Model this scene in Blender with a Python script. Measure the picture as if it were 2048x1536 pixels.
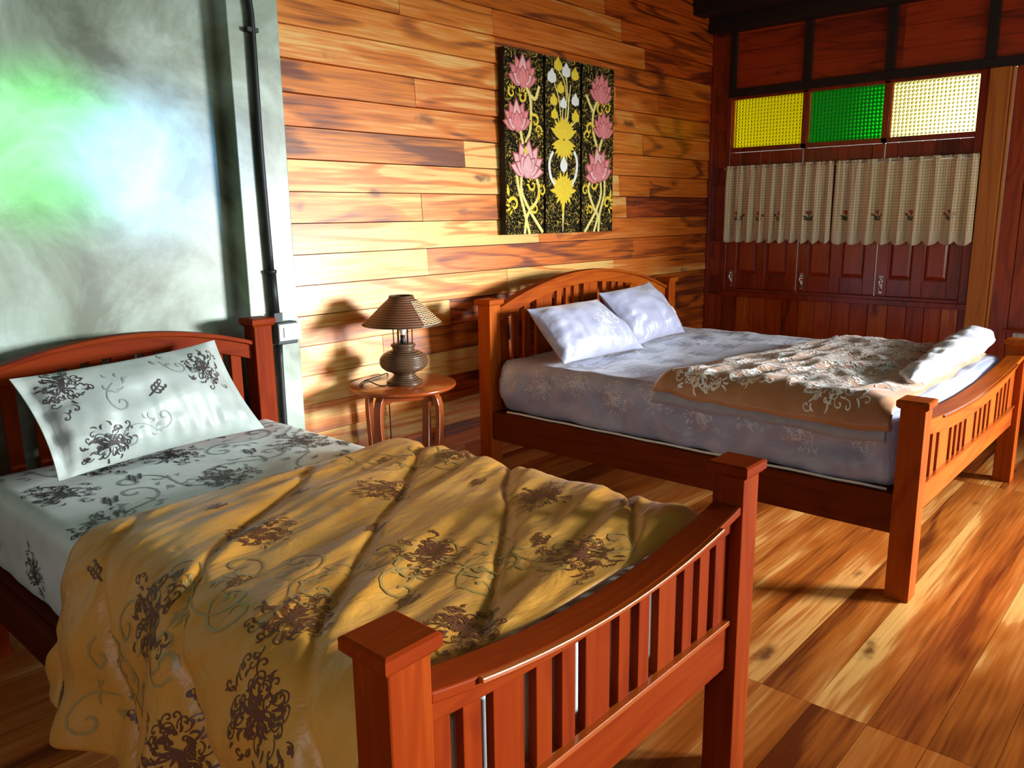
import bpy, math, random
from math import sin, cos, pi, sqrt, exp, radians, atan2
from mathutils import Vector, Matrix, noise

for o in list(bpy.data.objects): bpy.data.objects.remove(o, do_unlink=True)
S = bpy.context.scene
COL = S.collection

# ------------------------------------------------------------------ camera
cam_d = bpy.data.cameras.new('camera'); cam = bpy.data.objects.new('camera', cam_d); COL.objects.link(cam)
cam_d.sensor_width = 36; cam_d.lens = 28.14; cam_d.clip_start = .05
Rt = (0.66550798, -0.74628769, -0.01240203)
Up = (0.16178955, 0.12801634, 0.97848657)
Fw = (0.72864482, 0.65319713, -0.20593744)
cam.matrix_world = Matrix(((Rt[0], Up[0], -Fw[0], 0), (Rt[1], Up[1], -Fw[1], 0), (Rt[2], Up[2], -Fw[2], 1.5), (0, 0, 0, 1)))
S.camera = cam
S.view_settings.view_transform = 'Standard'; S.view_settings.look = 'None'
S.view_settings.gamma = 1; S.view_settings.use_curve_mapping = False
S.view_settings.exposure = 0.22

# ------------------------------------------------------------------ sky (seen only through the coloured glass)
W = bpy.data.worlds.new('world'); S.world = W; W.use_nodes = True
wn = W.node_tree; wn.nodes.clear()
def wnode(t): return wn.nodes.new(t)
wo = wnode('ShaderNodeOutputWorld'); wb = wnode('ShaderNodeBackground')
tc = wnode('ShaderNodeTexCoord'); sp = wnode('ShaderNodeSeparateXYZ')
rp = wnode('ShaderNodeValToRGB')
wn.links.new(tc.outputs['Generated'], sp.inputs[0]); 
mr = wnode('ShaderNodeMapRange'); mr.inputs['From Min'].default_value = -.35; mr.inputs['From Max'].default_value = .6
wn.links.new(sp.outputs['Z'], mr.inputs['Value']); wn.links.new(mr.outputs[0], rp.inputs[0])
e = rp.color_ramp.elements
e[0].position = 0; e[0].color = (.55, .6, .45, 1); e[1].position = 1; e[1].color = (.35, .5, .8, 1)
x = e.new(.37); x.color = (.98, 1.02, .95, 1)
x = e.new(.50); x.color = (.50, .56, .6, 1)
# the bright patch of hazy sky towards the sun
vd = wnode('ShaderNodeVectorMath'); vd.operation = 'DOT_PRODUCT'
vd.inputs[1].default_value = Vector((6.2, 1.38, .46)).normalized()
wn.links.new(tc.outputs['Generated'], vd.inputs[0])
m2 = wnode('ShaderNodeMapRange'); m2.interpolation_type = 'SMOOTHSTEP'
m2.inputs['From Min'].default_value = .9905; m2.inputs['From Max'].default_value = 1.0
m2.inputs['To Max'].default_value = 11.0
wn.links.new(vd.outputs['Value'], m2.inputs['Value'])
ad = wnode('ShaderNodeMix'); ad.data_type = 'RGBA'; ad.blend_type = 'ADD'; ad.inputs[0].default_value = 1
wn.links.new(rp.outputs[0], ad.inputs[6]); wn.links.new(m2.outputs[0], ad.inputs[7])
wn.links.new(ad.outputs[2], wb.inputs[0]); wb.inputs[1].default_value = 1.0
wn.links.new(wb.outputs[0], wo.inputs[0])

# ------------------------------------------------------------------ daylight through the openings, plus an added west fill
def area(name, loc, target, sx, sy, power, color, spread=180):
    d = bpy.data.lights.new(name, 'AREA'); d.shape = 'RECTANGLE'; d.size = sx; d.size_y = sy
    d.energy = power; d.color = color; d.spread = radians(spread)
    o = bpy.data.objects.new(name, d); COL.objects.link(o); o.location = loc
    v = Vector(target) - Vector(loc); o.rotation_euler = v.to_track_quat('-Z', 'Y').to_euler()
    return o
area('daylight_beyond_doorway', (7.5, -6.0, 2.1), (3.4, 1.6, .7), 2.3, 1.9, 1250, (.90, .97, 1.0), 120)
area('daylight_in_window', (3.35, -1.93, 1.3), (1.6, 3.2, 1.1), 1.4, 1.0, 19, (.98, .95, .90))
area('west_fill', (-1.12, .2, 1.7), (2.2, 1.6, .5), 1.0, 1.0, 10, (.92, .97, 1.0))  # added fill light; the west opening behind it is made up
def sunbeam(name, loc, target, power, color, deg, sx=1, sy=1):   # sun through one coloured pane of window_2
    d = bpy.data.lights.new(name, 'SPOT'); d.energy = power; d.color = color; d.spot_size = radians(deg); d.spot_blend = 1; d.shadow_soft_size = .12
    o = bpy.data.objects.new(name, d); COL.objects.link(o); o.location = loc; o.scale = (sx, sy, 1)
    o.rotation_euler = (Vector(target) - Vector(loc)).to_track_quat('-Z', 'Y').to_euler()
sunbeam('sun_through_green_glass', (2.9, -1.85, 2.3), (1.13, 3.27, 1.75), 1150, (.03, 1, .10), 7.2)
sunbeam('sun_through_blue_glass', (3.9, -1.85, 2.3), (1.52, 3.27, 1.70), 1100, (.14, .50, 1), 7.5)

# ------------------------------------------------------------------ helpers
def tag(o, label=None, cat=None, group=None, kind=None):
    if label: o['label'] = label
    if cat: o['category'] = cat
    if group: o['group'] = group
    if kind: o['kind'] = kind
    return o
def thing(name, loc, label, cat, group=None):
    o = bpy.data.objects.new(name, None); COL.objects.link(o); o.location = loc; o.empty_display_size = .1
    return tag(o, label, cat, group)

class MB:
    def __init__(s): s.v = []; s.f = []; s.m = []; s.sm = []; s.t = []; s.tone = (0.5, 0.5, 0.5)
    def add(s, vs, fs, m=0, smooth=False):
        b = len(s.v); s.v += [tuple(a) for a in vs]
        for f in fs: s.f.append(tuple(i + b for i in f)); s.m.append(m); s.sm.append(smooth); s.t.append(s.tone)
    def box(s, x0, x1, y0, y1, z0, z1, m=0):
        s.add([(x0,y0,z0),(x1,y0,z0),(x1,y1,z0),(x0,y1,z0),(x0,y0,z1),(x1,y0,z1),(x1,y1,z1),(x0,y1,z1)],
              [(0,3,2,1),(4,5,6,7),(0,1,5,4),(1,2,6,5),(2,3,7,6),(3,0,4,7)], m)
    def hexa(s, p, m=0):   # p: 8 corners, bottom four then top four
        s.add(p, [(0,3,2,1),(4,5,6,7),(0,1,5,4),(1,2,6,5),(2,3,7,6),(3,0,4,7)], m)
    def prism(s, top, bot, y0, y1, m=0):   # strip between two polylines in xz, thick in y
        n = len(top); vs = []
        for (a, b) in zip(top, bot): vs += [(a[0], y0, a[1]), (a[0], y1, a[1]), (b[0], y1, b[1]), (b[0], y0, b[1])]
        fs = [(0, 1, 2, 3)]
        for i in range(n - 1):
            k = 4 * i
            for j in range(4): fs.append((k + j, k + 4 + j, k + 4 + (j + 1) % 4, k + (j + 1) % 4))
        k = 4 * (n - 1); fs.append((k, k + 3, k + 2, k + 1)); s.add(vs, fs, m)
    def lathe(s, prof, n=40, c=(0, 0, 0), m=0, smooth=True, rfun=None):
        vs = []; fs = []
        for r, z in prof:
            for i in range(n):
                a = 2 * pi * i / n; rr = r * (rfun(a, z) if rfun else 1); vs.append((c[0] + rr * cos(a), c[1] + rr * sin(a), c[2] + z))
        for j in range(len(prof) - 1):
            for i in range(n):
                fs.append((j * n + i, j * n + (i + 1) % n, (j + 1) * n + (i + 1) % n, (j + 1) * n + i))
        if prof[0][0] > 1e-4: fs.append(tuple(range(n))[::-1])
        if prof[-1][0] > 1e-4: fs.append(tuple((len(prof) - 1) * n + i for i in range(n)))
        s.add(vs, fs, m, smooth)
    def tube(s, pts, r, n=10, m=0):
        pts = [Vector(p) for p in pts]; vs = []; fs = []; up = None
        for i, p in enumerate(pts):
            t = (pts[min(i + 1, len(pts) - 1)] - pts[max(i - 1, 0)]).normalized()
            if up is None: up = Vector((0, 0, 1)) if abs(t.z) < .9 else Vector((0, 1, 0))
            a = t.cross(up).normalized(); up = a.cross(t).normalized(); b = up
            rr = r(i / (len(pts) - 1)) if callable(r) else r
            for k in range(n):
                q = 2 * pi * k / n; vs.append(p + a * cos(q) * rr + b * sin(q) * rr)
        for i in range(len(pts) - 1):
            for k in range(n): fs.append((i * n + k, i * n + (k + 1) % n, (i + 1) * n + (k + 1) % n, (i + 1) * n + k))
        fs.append(tuple(range(n))[::-1]); fs.append(tuple((len(pts) - 1) * n + k for k in range(n)))
        s.add(vs, fs, m, True)
    def build(s, name, mats, parent=None, bevel=0, origin=(0, 0, 0), fixn=True):
        me = bpy.data.meshes.new(name); ox, oy, oz = origin
        me.from_pydata([(a - ox, b - oy, c - oz) for a, b, c in s.v], [], s.f); me.update()
        for mt in (mats if isinstance(mats, (list, tuple)) else [mats]): me.materials.append(mt)
        me.polygons.foreach_set('material_index', s.m); me.polygons.foreach_set('use_smooth', s.sm)
        at = me.color_attributes.new('tone', 'FLOAT_COLOR', 'CORNER')
        buf = []
        for p in me.polygons:
            t = s.t[p.index]
            for _ in range(p.loop_total): buf += [t[0], t[1], t[2], 1]
        at.data.foreach_set('color', buf)
        if fixn:
            import bmesh
            bm = bmesh.new(); bm.from_mesh(me); bmesh.ops.recalc_face_normals(bm, faces=bm.faces); bm.to_mesh(me); bm.free()
        o = bpy.data.objects.new(name, me); COL.objects.link(o)
        if parent:
            o.parent = parent; pl = Vector((0, 0, 0)); q = parent
            while q is not None: pl += Vector(q.location); q = q.parent
            o.location = Vector(origin) - pl
        else: o.location = origin
        if bevel:
            b = o.modifiers.new('bevel', 'BEVEL'); b.width = bevel; b.segments = 2; b.limit_method = 'ANGLE'; b.angle_limit = radians(50)
        return o
def P0(parent):   # world location of a parent chain of unrotated empties
    v = Vector((0, 0, 0))
    while parent is not None: v += Vector(parent.location); parent = parent.parent
    return v

# ------------------------------------------------------------------ materials
def mat(name):
    m = bpy.data.materials.new(name); m.use_nodes = True; nt = m.node_tree
    return m, nt, nt.nodes['Principled BSDF'], nt.nodes.new, nt.links.new
def simple(name, col, rough=.5, metal=0, bump=0, bscale=60, sheen=0, coat=0, var=0):
    m, nt, b, N, L = mat(name)
    b.inputs['Base Color'].default_value = (*col, 1); b.inputs['Roughness'].default_value = rough; b.inputs['Metallic'].default_value = metal
    b.inputs['Sheen Weight'].default_value = sheen; b.inputs['Coat Weight'].default_value = coat
    t = N('ShaderNodeTexCoord'); n = N('ShaderNodeTexNoise'); n.inputs['Scale'].default_value = bscale; L(t.outputs['Object'], n.inputs['Vector'])
    mx = N('ShaderNodeMix'); mx.data_type = 'RGBA'; mx.inputs[6].default_value = (*[c * (1 - var) for c in col], 1); mx.inputs[7].default_value = (*[min(1, c * (1 + var)) for c in col], 1)
    L(n.outputs[0], mx.inputs[0]); L(mx.outputs[2], b.inputs['Base Color'])
    if bump:
        bp = N('ShaderNodeBump'); bp.inputs['Strength'].default_value = bump; bp.inputs['Distance'].default_value = .01; L(n.outputs[0], bp.inputs['Height']); L(bp.outputs[0], b.inputs['Normal'])
    return m
def wood(name, dark, mid, pale, axis='X', rough=.45, coat=0., grain=1., knots=True, palemask=.62, spec=.5, freq=26, gs=1.0, namp=.9):
    """boards: 'tone' = (random seed, lightness, redness) per board"""
    m, nt, b, N, L = mat(name)
    t = N('ShaderNodeTexCoord'); at = N('ShaderNodeAttribute'); at.attribute_name = 'tone'
    sx = N('ShaderNodeSeparateColor'); L(at.outputs['Color'], sx.inputs[0])
    sc = {'X': (.42, 3, 3), 'Y': (3, .42, 3), 'Z': (3, 3, .42)}[axis]
    mp = N('ShaderNodeMapping'); mp.inputs['Scale'].default_value = [q * gs for q in sc]; L(t.outputs['Object'], mp.inputs['Vector'])
    cb = N('ShaderNodeVectorMath'); cb.operation = 'MULTIPLY_ADD'; L(at.outputs['Color'], cb.inputs[0]); cb.inputs[1].default_value = (37.3, 0, 0)
    L(mp.outputs[0], cb.inputs[2])
    n1 = N('ShaderNodeTexNoise'); n1.inputs['Scale'].default_value = 1.3; n1.inputs['Detail'].default_value = 2.5; n1.inputs['Distortion'].default_value = .5; L(cb.outputs[0], n1.inputs['Vector'])
    mu = N('ShaderNodeMath'); mu.operation = 'MULTIPLY'; L(n1.outputs[0], mu.inputs[0]); mu.inputs[1].default_value = freq * 2
    si = N('ShaderNodeMath'); si.operation = 'SINE'; L(mu.outputs[0], si.inputs[0])
    pw = N('ShaderNodeMapRange'); pw.inputs['From Min'].default_value = .3; pw.inputs['From Max'].default_value = 1; L(si.outputs[0], pw.inputs[0])
    sc2 = {'X': (3, 70, 70), 'Y': (70, 3, 70), 'Z': (70, 70, 3)}[axis]
    mp2 = N('ShaderNodeMapping'); mp2.inputs['Scale'].default_value = sc2; L(t.outputs['Object'], mp2.inputs['Vector'])
    n2 = N('ShaderNodeTexNoise'); n2.inputs['Scale'].default_value = 1; n2.inputs['Detail'].default_value = 3; L(mp2.outputs[0], n2.inputs['Vector'])
    n3 = N('ShaderNodeTexNoise'); n3.inputs['Scale'].default_value = .8; n3.inputs['Detail'].default_value = 4; n3.inputs['Distortion'].default_value = .8; L(cb.outputs[0], n3.inputs['Vector'])
    # lightness = tone.g + noise
    a1 = N('ShaderNodeMath'); a1.operation = 'MULTIPLY_ADD'; L(n3.outputs[0], a1.inputs[0]); a1.inputs[1].default_value = namp; 
    a0 = N('ShaderNodeMath'); a0.operation = 'SUBTRACT'; L(sx.outputs[1], a0.inputs[0]); a0.inputs[1].default_value = namp / 2; L(a0.outputs[0], a1.inputs[2])
    a2 = N('ShaderNodeMath'); a2.operation = 'MULTIPLY_ADD'; L(n2.outputs[0], a2.inputs[0]); a2.inputs[1].default_value = .45 * grain; L(a1.outputs[0], a2.inputs[2])
    a3 = N('ShaderNodeMath'); a3.operation = 'SUBTRACT'; L(a2.outputs[0], a3.inputs[0]); a3.inputs[1].default_value = .22 * grain
    a4 = N('ShaderNodeMath'); a4.operation = 'MULTIPLY_ADD'; L(pw.outputs[0], a4.inputs[0]); a4.inputs[1].default_value = -.16 * grain; L(a3.outputs[0], a4.inputs[2])
    r = N('ShaderNodeValToRGB'); L(a4.outputs[0], r.inputs[0]); e = r.color_ramp.elements
    e[0].position = .05; e[0].color = (*dark, 1); e[1].position = .95; e[1].color = (*pale, 1)
    q = e.new(.45); q.color = (*mid, 1); q = e.new(palemask); q.color = (*[.75 * c + .25 * d for c, d in zip(mid, pale)], 1)
    q = e.new(palemask + .1); q.color = (*[.25 * c + .75 * d for c, d in zip(mid, pale)], 1)
    # redness
    rd = N('ShaderNodeMix'); rd.data_type = 'RGBA'; rd.blend_type = 'MULTIPLY'; L(sx.outputs[2], rd.inputs[0]); L(r.outputs[0], rd.inputs[6]); rd.inputs[7].default_value = (.85, .45, .35, 1)
    out = rd.outputs[2]
    if knots:
        sk = {'X': (.9, 2.6, 2.6), 'Y': (2.6, .9, 2.6), 'Z': (2.6, 2.6, .9)}[axis]
        mk = N('ShaderNodeMapping'); mk.inputs['Scale'].default_value = sk; L(t.outputs['Object'], mk.inputs['Vector'])
        cn = N('ShaderNodeTexNoise'); cn.inputs['Scale'].default_value = 14; L(t.outputs['Object'], cn.inputs['Vector'])
        am = N('ShaderNodeVectorMath'); am.operation = 'MULTIPLY_ADD'; L(cn.outputs['Color'], am.inputs[0]); am.inputs[1].default_value = (.13, .13, .13); L(mk.outputs[0], am.inputs[2])
        vo = N('ShaderNodeTexVoronoi'); vo.inputs['Scale'].default_value = 1.9; L(am.outputs[0], vo.inputs['Vector'])
        km = N('ShaderNodeMapRange'); km.interpolation_type = 'SMOOTHSTEP'; km.inputs['From Min'].default_value = .03; km.inputs['From Max'].default_value = .19; km.inputs['To Min'].default_value = .85; km.inputs['To Max'].default_value = 0
        L(vo.outputs['Distance'], km.inputs[0])
        kx = N('ShaderNodeMix'); kx.data_type = 'RGBA'; L(km.outputs[0], kx.inputs[0]); L(out, kx.inputs[6]); kx.inputs[7].default_value = (dark[0] * .7, dark[1] * .6, dark[2] * .6, 1); out = kx.outputs[2]
    L(out, b.inputs['Base Color'])
    b.inputs['Roughness'].default_value = rough; b.inputs['Coat Weight'].default_value = coat; b.inputs['Coat Roughness'].default_value = .2
    b.inputs['Specular IOR Level'].default_value = spec
    bp = N('ShaderNodeBump'); bp.inputs['Strength'].default_value = .18; bp.inputs['Distance'].default_value = .004; L(n2.outputs[0], bp.inputs['Height']); L(bp.outputs[0], b.inputs['Normal'])
    return m
def fabric(name, c1, c2, rough=.45, sheen=.3, scale=5, bump=.25, crease=30, spec=.5):
    m, nt, b, N, L = mat(name); t = N('ShaderNodeTexCoord')
    n = N('ShaderNodeTexNoise'); n.inputs['Scale'].default_value = scale; n.inputs['Detail'].default_value = 3; n.inputs['Distortion'].default_value = 1.4; L(t.outputs['Object'], n.inputs['Vector'])
    r = N('ShaderNodeValToRGB'); L(n.outputs[0], r.inputs[0]); e = r.color_ramp.elements; e[0].position = .42; e[0].color = (*c1, 1); e[1].position = .58; e[1].color = (*c2, 1)
    L(r.outputs[0], b.inputs['Base Color']); b.inputs['Roughness'].default_value = rough; b.inputs['Sheen Weight'].default_value = sheen; b.inputs['Specular IOR Level'].default_value = spec
    mp = N('ShaderNodeMapping'); mp.inputs['Scale'].default_value = (.6, 1.6, 1.3); mp.inputs['Rotation'].default_value = (.2, .3, .5); L(t.outputs['Object'], mp.inputs['Vector'])
    n2 = N('ShaderNodeTexNoise'); n2.inputs['Scale'].default_value = crease; n2.inputs['Detail'].default_value = 4; n2.inputs['Distortion'].default_value = .7; L(mp.outputs[0], n2.inputs['Vector'])
    bp = N('ShaderNodeBump'); bp.inputs['Strength'].default_value = bump; bp.inputs['Distance'].default_value = .012; L(n2.outputs[0], bp.inputs['Height']); L(bp.outputs[0], b.inputs['Normal'])
    return m

M_plank = wood('plank_wall_wood', (.19, .04, .004), (.80, .225, .010), (.97, .63, .19), 'X', rough=.45, coat=.08, grain=1.9, freq=16, namp=1.1)
M_floor = wood('floor_wood', (.16, .03, .004), (.52, .14, .018), (.95, .50, .14), 'X', rough=.30, coat=.3, grain=1.5, palemask=.64, freq=9, namp=1.9)
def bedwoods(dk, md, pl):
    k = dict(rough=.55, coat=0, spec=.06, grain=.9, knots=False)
    return [wood('bed_wood', dk, md, pl, 'X', **k), wood('bed_post_wood', dk, md, pl, 'Z', **k), wood('shaded_rail_wood', [c * .5 for c in dk], [c * .42 for c in md], [c * .42 for c in pl], 'Y', **k)]  # rails use a darkened copy of the wood that carries their shade
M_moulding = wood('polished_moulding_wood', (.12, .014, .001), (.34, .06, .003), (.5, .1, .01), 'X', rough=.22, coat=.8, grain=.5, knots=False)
BW_shaded = bedwoods((.11, .008, .0005), (.225, .024, .001), (.34, .055, .003))  # near bed: its shade is put into a darker wood colour
BW_lit = bedwoods((.15, .014, .001), (.345, .060, .003), (.55, .14, .010))  # far bed: the beam's light is put into a brighter wood colour
M_table = wood('side_table_wood', (.16, .025, .003), (.34, .065, .008), (.50, .13, .02), 'Z', rough=.32, coat=.3, grain=.6, knots=False)
M_tabx = wood('table_top_wood', (.15, .022, .003), (.30, .055, .008), (.44, .10, .018), 'X', rough=.22, coat=.5, grain=.6, knots=False)
M_redv = wood('red_board_wood', (.12, .010, .001), (.42, .060, .004), (.80, .26, .03), 'Z', rough=.28, coat=.4, palemask=.7)
M_redh = wood('red_panel_wood', (.14, .012, .001), (.50, .060, .003), (.70, .14, .01), 'Y', rough=.4, coat=.2, palemask=.72)
M_shut = wood('shutter_wood', (.10, .006, .001), (.30, .026, .002), (.42, .05, .005), 'Z', rough=.28, coat=.5, knots=False)
M_trim = wood('golden_trim_wood', (.30, .07, .006), (.55, .17, .015), (.72, .30, .04), 'Z', rough=.5, coat=.05, grain=1.2)
M_beam = wood('dark_beam_wood', (.006, .003, .002), (.014, .007, .004), (.025, .012, .006), 'Y', rough=.6, knots=False)
M_back = simple('dark_gap', (.012, .005, .002), .8)
M_out = wood('plain_board_wood', (.06, .016, .004), (.14, .04, .01), (.22, .07, .02), 'X', rough=.6)
M_black = simple('black_plastic', (.006, .008, .009), .55)
M_whitep = simple('white_plastic', (.8, .84, .84), .35)
M_chrome = simple('brushed_steel', (.7, .68, .66), .28, metal=1)
M_brass = simple('dark_iron', (.05, .035, .025), .4, metal=.6)

def plaster():
    m, nt, b, N, L = mat('polished_cement'); t = N('ShaderNodeTexCoord')
    n = N('ShaderNodeTexNoise'); n.inputs['Scale'].default_value = 2.3; n.inputs['Detail'].default_value = 9; n.inputs['Roughness'].default_value = .62; n.inputs['Distortion'].default_value = .6; L(t.outputs['Object'], n.inputs['Vector'])
    r = N('ShaderNodeValToRGB'); L(n.outputs[0], r.inputs[0]); e = r.color_ramp.elements
    e[0].position = .34; e[0].color = (.10, .12, .06, 1); e[1].position = .66; e[1].color = (.52, .64, .56, 1)
    q = e.new(.5); q.color = (.29, .36, .26, 1)
    L(r.outputs[0], b.inputs['Base Color'])
    n2 = N('ShaderNodeTexNoise'); n2.inputs['Scale'].default_value = 9; n2.inputs['Detail'].default_value = 8; n2.inputs['Roughness'].default_value = .7; L(t.outputs['Object'], n2.inputs['Vector'])
    v = N('ShaderNodeTexVoronoi'); v.feature = 'DISTANCE_TO_EDGE'; v.inputs['Scale'].default_value = 5
    am = N('ShaderNodeVectorMath'); am.operation = 'MULTIPLY_ADD'; L(n2.outputs['Color'], am.inputs[0]); am.inputs[1].default_value = (.3, .3, .3); L(t.outputs['Object'], am.inputs[2]); L(am.outputs[0], v.inputs['Vector'])
    vm = N('ShaderNodeMapRange'); vm.inputs['From Max'].default_value = .03; vm.inputs['To Min'].default_value = -.35; vm.inputs['To Max'].default_value = 0; L(v.outputs['Distance'], vm.inputs[0])
    ad = N('ShaderNodeMath'); ad.operation = 'ADD'; L(n2.outputs[0], ad.inputs[0]); L(vm.outputs[0], ad.inputs[1])
    bp = N('ShaderNodeBump'); bp.inputs['Strength'].default_value = .12; bp.inputs['Distance'].default_value = .008; L(ad.outputs[0], bp.inputs['Height']); L(bp.outputs[0], b.inputs['Normal'])
    b.inputs['Roughness'].default_value = .5; b.inputs['Specular IOR Level'].default_value = .5; b.inputs['Coat Weight'].default_value = .6; b.inputs['Coat Roughness'].default_value = .36; b.inputs['Coat IOR'].default_value = 1.5
    return m
M_plaster = plaster()

# ------------------------------------------------------------------ the setting
rnd = random.Random(4)
XR = 6.23; YB = 3.35; YS = -2.0; XW = -1.2; CE = 3.30
def struct(mb, name, m, parent=None, bevel=0, origin=(0, 0, 0)):
    o = mb.build(name, m, parent, bevel, origin)
    if not parent: o['kind'] = 'structure'
    return o
# floor: boards along x, one row of butt joints at x = 2.28
mb = MB(); mb.box(XW, XR + .05, YS, YB + .1, -.06, -.012, 1)
y = YS; 
while y < YB + .05:
    w = .165; xs = [XW, -.3, 2.28, 4.9 + .0, XR + .05] if True else []
    for a, c in zip(xs[:-1], xs[1:]):
        g = .50 + rnd.uniform(-.08, .08)
        mb.tone = (rnd.random(), g, rnd.random() * .25)
        mb.box(a + .001, c - .001, y + .0008, y + w - .0008, -.02, 0)
    y += w
struct(mb, 'floor', [M_floor, M_back])
mb = MB(); mb.box(XW - .1, XR + .2, YS - .1, YB + .2, CE, CE + .05); struct(mb, 'ceiling', M_beam)
# plank wall: rows 0.148 m high, boards with their own tones plus painted light falloff (row index from z = 1.474)
mb = MB(); mb.box(1.95, XR + .05, YB + .03, YB + .1, 0, CE, 1)
J = {  # row: [(x where the board ends, lightness, redness)...]
 9: [(3.2, .50, .1), (4.7, .44, .35), (9, .40, .6)],
 8: [(3.25, .48, .1), (4.9, .46, .3), (9, .40, .6)],
 7: [(2.9, .52, .1), (3.6, .60, .1), (5.2, .48, .3), (9, .38, .7)],
 6: [(3.62, .58, .0), (9, .50, .25)],
 5: [(4.85, .56, .0), (5.4, .45, .4), (9, .45, .6)],
 4: [(2.99, .37, .1), (9, .56, .1)],
 3: [(5.2, .56, .05), (9, .47, .35)],
 2: [(3.35, .30, .0), (4.3, .80, 0), (9, .55, .15)],
 1: [(4.9, .84, 0), (5.3, .47, .2), (9, .52, .2)],
 0: [(3.01, .50, 0), (4.3, .48, .2), (5.0, .60, .1), (9, .26, .8)],
 -1: [(4.0, .76, 0), (9, .53, .2)],
 -2: [(3.04, .66, 0), (5.1, .50, .35), (9, .38, .4)],
 -3: [(3.7, .62, .15), (4.85, .80, 0), (9, .58, .2)],
 -4: [(3.2, .66, .1), (9, .50, .3)],
 -5: [(2.7, .60, .0), (4.2, .50, .2), (9, .45, .4)],
 -6: [(3.5, .62, .05), (9, .47, .4)],
 -7: [(3.1, .54, .1), (9, .45, .4)],
 -8: [(3.6, .60, .05), (9, .47, .4)],
 -9: [(2.8, .50, .2), (9, .5, .4)],
 -10: [(3.3, .54, .3), (9, .5, .4)]}
for k in range(-10, 13):
    z0 = 1.474 + .148 * k; row = J.get(k, [(rnd.uniform(2.8, 3.6), .5, .2), (rnd.uniform(4.3, 5.3), .42, .5), (9, .38, .7)])
    xa = 1.95
    for xe, g, rd in row:
        rd = min(1, rd + .12 * max(0, min(xe, 6.2) - 3.4)); g -= .012 * max(0, min(xe, 6.2) - 3.4)  # redder and darker to the right: fading light painted into the tones
        xb = min(xe, XR); mb.tone = (rnd.random(), g, rd)
        if z0 + .148 < 0.0: continue
        zz = max(z0, 0.0); dy = rnd.uniform(0, .003)
        j1 = rnd.uniform(-.0015, .0015)
        mb.hexa([(xa + .001, YB - .011 - dy, zz + .0042 + j1), (xb - .001, YB - .011 - dy, zz + .0042 - j1), (xb - .001, YB + .03, zz + .001), (xa + .001, YB + .03, zz + .001),
                 (xa + .001, YB - .001 - dy, z0 + .1468), (xb - .001, YB - .001 - dy, z0 + .1468), (xb - .001, YB + .03, z0 + .147), (xa + .001, YB + .03, z0 + .147)])
        xa = xb
        if xb >= XR: break
struct(mb, 'wall_north', [M_plank, M_back])
# plaster wall and the column between
mb = MB(); mb.box(XW - .05, 1.90, 3.27, 3.45, 0, CE); struct(mb, 'wall_northwest', M_plaster)
mb = MB(); mb.box(1.833, 2.072, 3.17, 3.47, 0, CE); struct(mb, 'trim_1', M_plaster, bevel=.004)

# right wall ------------------------------------------------------------
mb = MB(); x = XR
mb.box(x + .045, x + .12, YS, 1.19, 0, CE, 1)
mb.box(x + .045, x + .12, 1.19, YB + .1, 0, .83, 1); mb.box(x + .045, x + .12, 3.19, YB + .1, .8, CE, 1); mb.box(x + .045, x + .12, 1.1, YB + .1, 2.42, CE, 1)
# vertical boards under the window
edges = [3.35, 3.25, 3.19, 3.06, 2.94, 2.80, 2.66, 2.53, 2.40, 2.27, 2.13, 2.0, 1.86, 1.73, 1.61, 1.50, 1.39, 1.345]
for a, c in zip(edges[:-1], edges[1:]):
    mb.tone = (rnd.random(), rnd.choice([.34, .46, .56, .68]), rnd.random() * .3)
    d = rnd.uniform(0, .006); mb.hexa([(x - d, c + .0025, 0), (x + .045, c + .0025, 0), (x + .045, a - .0025, 0), (x + d * .3, a - .0025, 0), (x - d, c + .0025, .835), (x + .045, c + .0025, .835), (x + .045, a - .0025, .835), (x + d * .3, a - .0025, .835)])
# vertical boards to the right of the golden trim
yy = 1.195; 
for w in (.11, .135, .15, .16, .14, .16, .15, .16, .14, .16, .15, .16, .15, .16, .15, .16, .15, .16, .15, .16, .15):
    if yy - w < YS: break
    mb.tone = (rnd.random(), rnd.choice([.46, .54, .60]), rnd.random() * .3)
    mb.box(x, x + .045, yy - w + .003, yy - .002, 0, 2.42); yy -= w
# horizontal boards: strip beside the corner, and the band above the glass
for k in range(24):
    z = .84 + .145 * k
    if z > 3.2: break
    mb.tone = (rnd.random(), rnd.uniform(.28, .44), .6); d = rnd.uniform(0, .006)
    mb.box(x - d, x + .045, 3.19, YB, z + .001, z + .144)
for (za, zb) in ((2.44, 2.60), (2.60, 2.745), (2.745, 2.87), (2.87, 3.02), (3.02, 3.2)):
    for a, c in ((3.19, 1.9), (1.9, .3), (.3, YS)):
        mb.tone = (rnd.random(), rnd.uniform(.36, .50), .55)
        mb.box(x + .002, x + .045, c + .001, a - .001, za + .001, zb - .001, 2)
struct(mb, 'wall_east', [M_redv, M_back, M_redh])
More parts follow.
